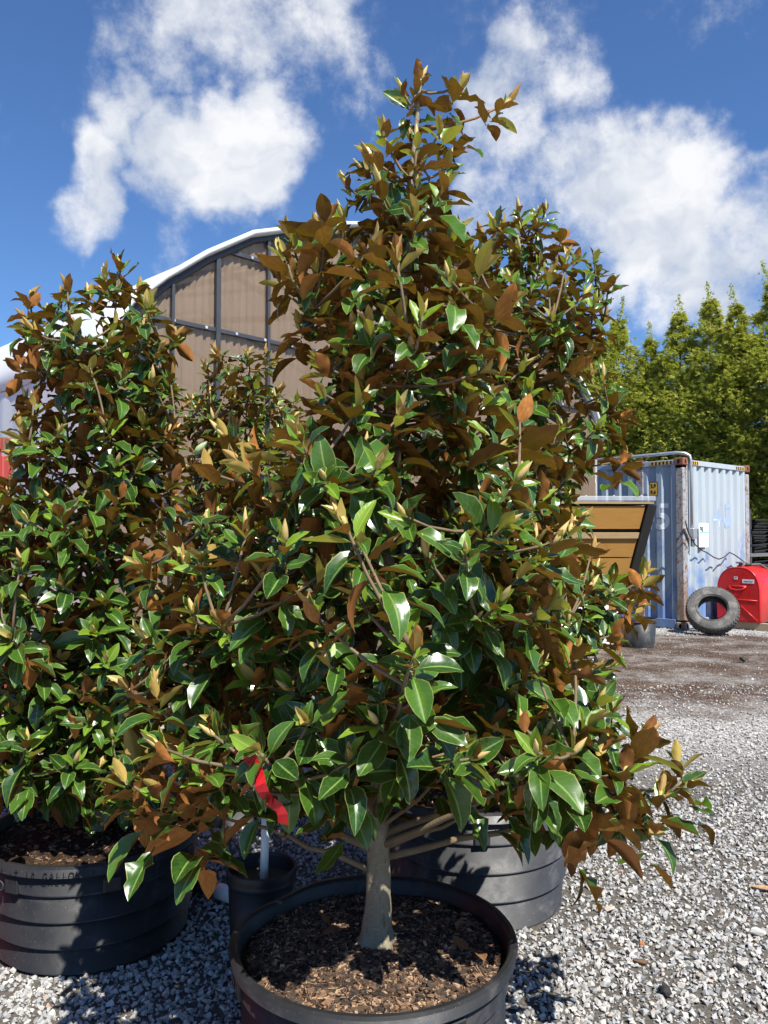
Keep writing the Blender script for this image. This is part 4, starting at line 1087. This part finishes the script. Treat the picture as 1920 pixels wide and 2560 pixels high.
        branches.append((pts, [r0 * (1 - t / 8 * .72) for t in range(9)])); nodes += [(p, 1) for p in pts[1:]]
    NP = np.array([n_[0][:] for n_ in nodes])
    twigs = [[] for _ in branches]; own = [-1] * (len(trunk_pts) - 4) + [i for i, b_ in enumerate(branches) for _ in range(8)]
    tipdir = []
    selset = {id(s_): i for i, s_ in enumerate(sel)}
    trunk_tw = []
    for t in tips:
        outv = Vector((t.x - ax(t.z).x, t.y, 0)); on = outv.normalized() if outv.length > 1e-4 else Vector((0, -1, 0))
        fr = max(0, min(1, (t.z - zlow) / (ztop - zlow)))
        if id(t) in selset:
            bp_ = branches[selset[id(t)]][0]; dv = (bp_[-1] - bp_[-3]).normalized()
        else:
            d = NP - np.array(t[:]); dist = np.sqrt((d ** 2).sum(1)) + np.where(d[:, 2] > -.02, .30, 0); i = int(dist.argmin()); a = Vector(NP[i])
            m = a.lerp(t, .5) + Vector((rs.uniform(-.02, .02), rs.uniform(-.02, .02), -.03)); pts = [a * (1 - q) ** 2 + m * 2 * q * (1 - q) + t * q * q for q in (0, .33, .66, 1)]
            (twigs[own[i]] if own[i] >= 0 else trunk_tw).append(pts); dv = (pts[-1] - pts[-2]).normalized() if (pts[-1] - pts[-2]).length > 1e-5 else on
        dr = dv * .55 + on * (.55 - .35 * fr) + Vector((0, 0, .35 + .55 * fr)) + Vector((rs.gauss(0, .22), rs.gauss(0, .22), rs.gauss(0, .18)))
        edge_ = abs(t.x - (interp(tab, t.z, 1) + interp(tab, t.z, 2)) / 2) / max(.08, (interp(tab, t.z, 2) - interp(tab, t.z, 1)) / 2)
        if rs.random() < .08 + (.42 if edge_ > .72 and fr < .6 else 0): dr = dr + Vector((0, rs.uniform(.6, 1.4), .3))
        tipdir.append(dr.normalized())
    for (pts, rad), tw in zip(branches, twigs):
        mb = MB().tube(pts, rad, 8)
        for p in tw: mb.tube(p, [.0052, .0046, .004, .0035], 5)
        mb.build('branch', M['branch'], root)
    for p in trunk_tw: MB().tube(p, [.0052, .0046, .004, .0035], 5).build('twig', M['twig'], root)
    # --- leaves
    L = []     # (mesh index, 3x4 matrix, rnd)
    buds = []
    def put(kind, p, d, nrm, ln, widk=1.0):
        d = d.normalized(); x = d.cross(nrm); x = x.normalized() if x.length > 1e-5 else d.orthogonal().normalized(); z = x.cross(d)
        mi = rs.choice(LIDX[kind]); Mx = Matrix((x * ln * widk, d * ln, z * ln)).transposed().to_4x4(); Mx.translation = p
        L.append((mi, Mx, rs.random()))
    sun_l = sun_dir
    for t, dr in zip(tips, tipdir):
        side = dr.orthogonal().normalized(); s2 = dr.cross(side); ph = rs.uniform(0, 6.28); n = int(rs.uniform(8, 12) * density)
        big = leaf_len * rs.uniform(.80, 1.12) * (1 - .16 * max(0, min(1, (t.z - zlow) / (ztop - zlow))))
        for i in range(n):
            a = ph + i * 2.39996; rv = side * math.cos(a) + s2 * math.sin(a); th = R(20 + i * 7.2 + rs.gauss(0, 11)); th = min(th, R(108))
            d = dr * math.cos(th) + rv * math.sin(th); droop = .05 + .045 * i; d.z -= droop * rs.uniform(.3, 1.3)
            d.normalize(); nm = dr - d * dr.dot(d)
            if nm.length < .15: nm = Vector((0, 0, 1)) - d * d.z
            nm.normalize(); nm = (Matrix.Rotation(rs.gauss(0, .38), 3, d) @ nm)
            nm = (nm + Vector((0, -.04, .26))).normalized()
            bp_ = t - dr * (.006 + i * .0092) ; ln = big * (.62 + .055 * i if i < 7 else 1.0) * rs.uniform(.72, 1.16)
            kind = 'm'
            if i < 4 and rs.random() < .46: kind = 'y'; ln *= .9
            elif i < 7 and rs.random() < .09: kind = 'y'
            put(kind, bp_, d, nm, ln)
        q = rs.random()
        if q < .70: buds.append((t, dr, rs.uniform(.8, 1.45)))
        if q > .55:
            for i in range(rs.choice((1, 2, 2, 3))):
                a = ph + 1 + i * 2.4; rv = side * math.cos(a) + s2 * math.sin(a); d = dr + rv * rs.uniform(.12, .5); put('n', t - dr * .004, d, dr - rv, leaf_len * rs.uniform(.35, .62))
        # older leaves lower on the shoot
        for i in range(rs.randint(2, 4)):
            a = rs.uniform(0, 6.28); rv = side * math.cos(a) + s2 * math.sin(a); d = rv + dr * rs.uniform(-.3, .3) + Vector((0, 0, rs.uniform(-.75, -.05))); nm = Vector((0, 0, 1)) + rv * .5
            put('m', t - dr * rs.uniform(.11, .20), d, nm - d * nm.dot(d) / d.length_squared, big * rs.uniform(.8, 1.05))
    # --- which 300 leaves show largest from the photo's spot: coarse depth-buffer count
    NL = len(L); pts = []; 
    mats = np.array([np.array(l[1])[:3, :4] for l in L]); mi = np.array([l[0] for l in L])
    Wd, Hd = 480, 640; zb = np.full(Wd * Hd, 1e9); ib = np.full(Wd * Hd, -1)
    sample = {}
    for k, (_, V, F, _uv) in enumerate(LEAF_FLAT):
        tri = V[F]; sample[k] = np.concatenate([tri.mean(1), tri[:, 0], (tri[:, 0] + tri[:, 1]) / 2, (tri[:, 1] + tri[:, 2]) / 2])
    allp = []; alli = []
    for k in range(len(LEAF_FLAT)):
        idx = np.where(mi == k)[0]
        if len(idx): w = np.einsum('mij,vj->mvi', mats[idx][:, :, :3], sample[k]) + mats[idx][:, None, :, 3]; allp.append(w.reshape(-1, 3)); alli.append(np.repeat(idx, len(sample[k])))
    wp = np.concatenate(allp) + np.array(B[:]) - np.array((0, 0, CAM_H)); wi = np.concatenate(alli)
    dz = wp[:, 1] * CP + wp[:, 2] * SP; up_ = -wp[:, 1] * SP + wp[:, 2] * CP
    sx = ((960 + FPX * wp[:, 0] / dz) / 4).astype(int); sy = ((1280 - FPX * up_ / dz) / 4).astype(int); good = (sx >= 0) & (sx < Wd) & (sy >= 0) & (sy < Hd) & (dz > .2)
    pix = sy[good] * Wd + sx[good]; order = np.lexsort((-dz[good],)); ib[pix[order]] = wi[good][order]
    cnt = np.bincount(ib[ib >= 0], minlength=NL); show = np.argsort(-cnt, kind='stable')[:300]; show = [i for i in show if cnt[i] > 0]; sset = set(int(i) for i in show)
    for i in show:
        o = link('leaf', LEAF_FLAT[L[i][0]][0], root); o.matrix_basis = L[i][1]
    # the rest in one mesh
    Vs, Fs, Us, Rn, Mi = [], [], [], [], []; off = 0
    for k, (_, V, F, UV) in enumerate(LEAF_FLAT):
        idx = np.array([i for i in range(NL) if L[i][0] == k and i not in sset], int)
        if not len(idx): continue
        w = np.einsum('mij,vj->mvi', mats[idx][:, :, :3], V) + mats[idx][:, None, :, 3]; Vs.append(w.reshape(-1, 3)); m = len(idx)
        f = (F[None] + (np.arange(m) * len(V))[:, None, None] + off).reshape(-1, 3); Fs.append(f); off += m * len(V)
        Us.append(np.tile(UV[F.ravel()], (m, 1))); Rn.append(np.repeat(np.array([L[i][2] for i in idx]), len(V))); Mi.append(np.full(len(f), 0 if k < 9 else (1 if k < 12 else 2)))
    me = tri_mesh('foliage', np.concatenate(Vs), np.concatenate(Fs), True); uv = me.uv_layers.new(name='UVMap'); uv.data.foreach_set('uv', np.concatenate(Us).astype(np.float32).ravel())
    a_ = me.attributes.new('rnd', 'FLOAT', 'POINT'); a_.data.foreach_set('value', np.concatenate(Rn).astype(np.float32))
    for mk in ('leaf', 'leaf_young', 'leaf_new'): me.materials.append(M[mk])
    me.polygons.foreach_set('material_index', np.concatenate(Mi).astype(np.int32)); o = link('foliage', me, root); o['kind'] = 'stuff'
    for (p, d, s) in buds[:260]:
        o = link('bud', BUD, root); q = d.to_track_quat('Z', 'Y').to_matrix().to_4x4(); o.matrix_basis = Matrix.Translation(p - d * .004) @ q @ Matrix.Scale(s, 4)
    for (px, py, dy, dx_, dz_) in flower:
        p = at(px, py, Y + dy); o = link('flower_bud', FBUD, root); d = Vector((dx_, -.3, dz_)).normalized(); o.matrix_basis = Matrix.Translation(p - B) @ d.to_track_quat('Z', 'Y').to_matrix().to_4x4() @ Matrix.Scale(.95, 4)
    print(name, 'tips', len(tips), 'leaves', NL)
    return root

SIL_MAIN = [(150, 1035, 1070), (200, 1005, 1180), (290, 950, 1190), (400, 890, 1190), (480, 840, 1180), (540, 740, 1170), (590, 680, 1200), (720, 660, 1260), (820, 690, 1300), (900, 750, 1290), (1000, 740, 1330), (1090, 640, 1380), (1180, 500, 1400), (1300, 430, 1410), (1400, 360, 1440), (1500, 320, 1460), (1620, 330, 1480), (1720, 300, 1560), (1820, 310, 1600), (1900, 330, 1680), (1980, 340, 1700), (2060, 420, 1600), (2100, 600, 1450)]
ex_main = [(1052, 200, 0), (1150, 215, .02), (1010, 235, -.03), (1262, 262, .0), (1100, 330, -.08), (960, 340, -.04), (905, 420, 0), (1120, 420, -.06), (1040, 470, -.12), (870, 470, .02), (790, 570, .0), (730, 600, .02), (700, 700, 0), (1690, 1900, -.05), (1615, 1850, -.15), (1650, 1990, -.1), (1560, 1930, -.25), (1500, 1880, -.2), (1710, 1960, .05), (1440, 1950, -.3), (1550, 2040, -.15), (1600, 2060, 0), (310, 1720, -.05), (330, 1800, .05), (900, 1010, -.35), (640, 1120, -.2), (560, 1090, -.1), (700, 1250, -.4), (1010, 1290, -.5), (500, 1400, -.35), (790, 1540, -.55), (880, 1975, -.25), (745, 1950, -.3), (410, 1980, -.1), (480, 2020, -.15)]
magnolia('magnolia_tree', 'biggest magnolia, in the foreground pot, its tip rising against the sky', POTS['main'][0] + Vector((.014, .02, 0)), 2.38, SIL_MAIN, [(945, 2370), (945, 2150), (935, 1900), (960, 1600), (985, 1200), (1000, 800), (1030, 450), (1050, 200)], .62, 365, 12, .138, .040, ex_main, low=.51, nprim=38, mind=.110, bare=.36, thin=(1.8, 2.9, .35), clear=[(300, 1990), (450, 1990), (590, 1945), (700, 1925), (820, 1925), (1080, 1900), (1250, 1930), (1400, 1980), (1750, 2050)])
SIL_REAR = [(505, 1320, 1375), (545, 1215, 1430), (600, 1140, 1480), (660, 1110, 1500), (720, 1080, 1525), (800, 1050, 1530), (900, 1000, 1535), (1000, 950, 1555), (1100, 900, 1575), (1180, 870, 1565), (1225, 860, 1510), (1300, 840, 1480), (1345, 820, 1500), (1400, 800, 1580), (1450, 800, 1615), (1520, 800, 1600), (1600, 800, 1530), (1700, 850, 1490), (1800, 900, 1430), (1900, 950, 1380)]
ex_rear = [(1345, 535, 0), (1260, 560, -.05), (1210, 590, 0), (1160, 620, .05), (1410, 590, 0), (1300, 620, -.2), (1440, 650, -.05), (1490, 680, .0), (1510, 800, 0), (1560, 1040, 0), (1610, 1440, -.1), (1580, 1510, -.1), (1560, 1150, -.05), (1460, 1290, -.2), (1480, 1560, -.3), (1500, 1690, -.2)]
magnolia('magnolia_tree', 'magnolia standing in the dusty pot behind, right of the biggest one', POTS['rear'][0], 3.50, SIL_REAR, [(1188, 2180), (1190, 1800), (1230, 1400), (1280, 900), (1345, 540)], .66, 350, 33, .136, .032, ex_rear, low=.75, nprim=30, mind=.112, bare=.40, thin=(2.1, 3.0, .25), clear=[(700, 1800), (1000, 1780), (1500, 1750)], zbase=.42, flower=[(1432, 1690, -.25, .9, -.25)])
SIL_LEFT = [(640, 275, 320), (690, 190, 380), (750, 120, 430), (800, 30, 460), (860, 20, 480), (950, 70, 490), (1050, 30, 470), (1150, -10, 480), (1300, -70, 490), (1500, -100, 470), (1700, -110, 450), (1850, -110, 450), (1940, -70, 420), (2000, 0, 400)]
ex_left = [(295, 660, 0), (220, 740, 0), (370, 760, 0), (60, 800, 0), (40, 900, .05), (120, 790, 0), (430, 850, 0), (255, 1060, -.35), (80, 1060, 0), (300, 1240, -.3), (60, 1500, -.3), (120, 1750, -.35), (150, 1920, -.3), (300, 2000, -.2), (60, 1990, -.2)]
magnolia('magnolia_tree', 'magnolia in the black pot at the left edge, with bare grey stems showing', POTS['left'][0], 3.20, SIL_LEFT, [(238, 2150), (240, 1800), (255, 1400), (270, 1000), (295, 680)], .66, 310, 71, .137, .022, ex_left, low=.55, nprim=34, mind=.114, bare=.36, thin=(2.0, 2.6, .6), clear=[(-100, 1960), (150, 1960), (480, 1940)], flower=[(487, 1135, -.1, .7, .6)])
SIL_BACK = [(890, 500, 700), (940, 470, 725), (1000, 440, 775), (1100, 450, 790), (1300, 420, 800), (1500, 420, 800), (1700, 440, 790), (1830, 480, 740)]
ex_back = [(520, 930, 0), (600, 920, 0), (680, 910, 0), (740, 1000, 0)]
magnolia('magnolia_tree', 'small-leaved looking magnolia farther back between the left and the biggest one', POTS['back'][0], 4.60, SIL_BACK, [(590, 2000), (600, 1600), (610, 1200), (620, 920)], .6, 290, 91, .128, .02, ex_back, low=.6, nprim=22, mind=.114, bare=.42, thin=(2.0, 2.6, .3))

# ------------------------------------------------------------------ small things on and around the front tree
def ribbon_strip(name, pts, w, mat, label, cat, tw0=0.0, tw1=0.0):
    pts = [Vector(p) for p in pts]; vs = []; fs = []; n = len(pts)
    for i, p in enumerate(pts):
        t = (pts[min(i + 1, n - 1)] - pts[max(i - 1, 0)]).normalized(); s = t.cross(Vector((0, -1, 0))).normalized(); a = tw0 + (tw1 - tw0) * i / (n - 1); s = Matrix.Rotation(a, 3, t) @ s
        vs += [p - s * w / 2, p + s * w / 2]
    fs = [(2 * i, 2 * i + 1, 2 * i + 3, 2 * i + 2) for i in range(n - 1)]
    o = MB().add(vs, fs, False).build(name, mat); md = o.modifiers.new('thick', 'SOLIDIFY'); md.thickness = .0006; tag(o, label, cat); return o
ribbon_strip('flagging_ribbon', [at(*q) for q in ((592, 1868, 1.792), (604, 1876, 1.782), (617, 1884, 1.765), (628, 1896, 1.750), (636, 1910, 1.755), (642, 1926, 1.782), (648, 1944, 1.765), (651, 1962, 1.750), (658, 1980, 1.755), (668, 1996, 1.782), (682, 2008, 1.775), (697, 2018, 1.765), (706, 2036, 1.760), (708, 2060, 1.765))], 0.026, M['ribbon'], 'red flagging ribbon tied on a low branch of the biggest magnolia', 'ribbon', -.35, .45)
ribbon_strip('tie_strap', [at(*q) for q in ((930, 1800, 2.29), (922, 1880, 2.30), (916, 1960, 2.31), (912, 2040, 2.33))], .016, M['strap'], 'beige webbing tie hanging along the trunk of the biggest magnolia', 'strap', .2, .5)
fallen = [(815, 2305, 2.46, .1), (855, 2310, 2.44, 1.9), (1140, 2325, 2.42, -.6), (1175, 2385, 2.30, .6), (1000, 2275, 2.5, 2.5), (1210, 2410, 2.24, .2)]
for i, (px, py, dd, a) in enumerate(fallen):
    p = at(px, py, dd); o = bpy.data.objects.new('fallen_leaf', LEAVES['m'][i % 9][0].copy()); col.objects.link(o); o.data.materials.clear(); o.data.materials.append(M['leaf_dead']); s = .075
    o.location = (p.x, p.y, POTS['main'][2] - .022); o.rotation_euler = (R(8 * math.sin(i * 3)), R(10 * math.cos(i * 5)), a); o.scale = (s, s, s)
    tag(o, ['brown fallen leaf on the soil left of the trunk', 'curled brown leaf on the soil touching left side of the trunk', 'brown fallen leaf on the soil right of the trunk', 'fallen leaf on the soil near the right rim', 'dark fallen leaf on the soil behind the trunk', 'small fallen leaf nearest the right rim of the front pot'][i], 'fallen leaf')
# loose pieces of wood and larger stones on the gravel
def chunk(px, py, s, c, label, name, seed, cat):
    r = ray(px, py); t = -CAM_H / r.z; p = Vector((r.x * t, r.y * t, 0)); nr = np.random.RandomState(seed); bm = bmesh.new()
    for i in range(16):
        d = Vector(nr.normal(size=3)).normalized(); bm.verts.new((d.x * s[0], d.y * s[1], d.z * s[2]))
    bmesh.ops.convex_hull(bm, input=bm.verts); bmesh.ops.delete(bm, geom=[v for v in bm.verts if not v.link_faces], context='VERTS')
    me = bpy.data.meshes.new(name); bm.to_mesh(me); bm.free(); o = link(name, me, None, m_plain(name + '_surface', c, .85, .3, 50, .4, .2)); o.location = (p.x, p.y, s[2] * .75 + .012); o.rotation_euler = (0, 0, nr.rand() * 3); tag(o, label, cat)
chunk(1602, 2418, (.030, .013, .011), (.14, .085, .05), 'brown bark piece lying on the gravel in the right foreground', 'bark_piece', 1, 'bark')
chunk(1660, 2490, (.045, .022, .016), (.035, .032, .032), 'dark clod lying on the gravel at lower right', 'dirt_clod', 2, 'clod')
chunk(1855, 2425, (.020, .017, .018), (.52, .50, .45), 'pale upright stone at the right edge of the foreground', 'stone', 3, 'stone')
chunk(1895, 2345, (.030, .022, .016), (.46, .44, .40), 'large pale angular stone on the right edge', 'stone', 4, 'stone')
chunk(1905, 2230, (.055, .012, .010), (.42, .27, .15), 'tan wood splinter lying on the gravel at the right edge', 'wood_splinter', 5, 'splinter')
chunk(1525, 2285, (.028, .018, .013), (.50, .43, .34), 'cream flat stone right of the dusty pot', 'stone', 6, 'stone')
chunk(1740, 2130, (.028, .018, .014), (.40, .46, .46), 'pale bluish stone in the middle of the open gravel', 'stone', 7, 'stone')
chunk(1605, 2370, (.014, .010, .007), (.45, .16, .07), 'orange brick crumb on the gravel right of the pots', 'brick_crumb', 8, 'crumb')
chunk(1858, 1656, (.06, .05, .04), (.06, .05, .04), 'dark stone on the bare dirt below the red tank', 'stone', 9, 'stone')
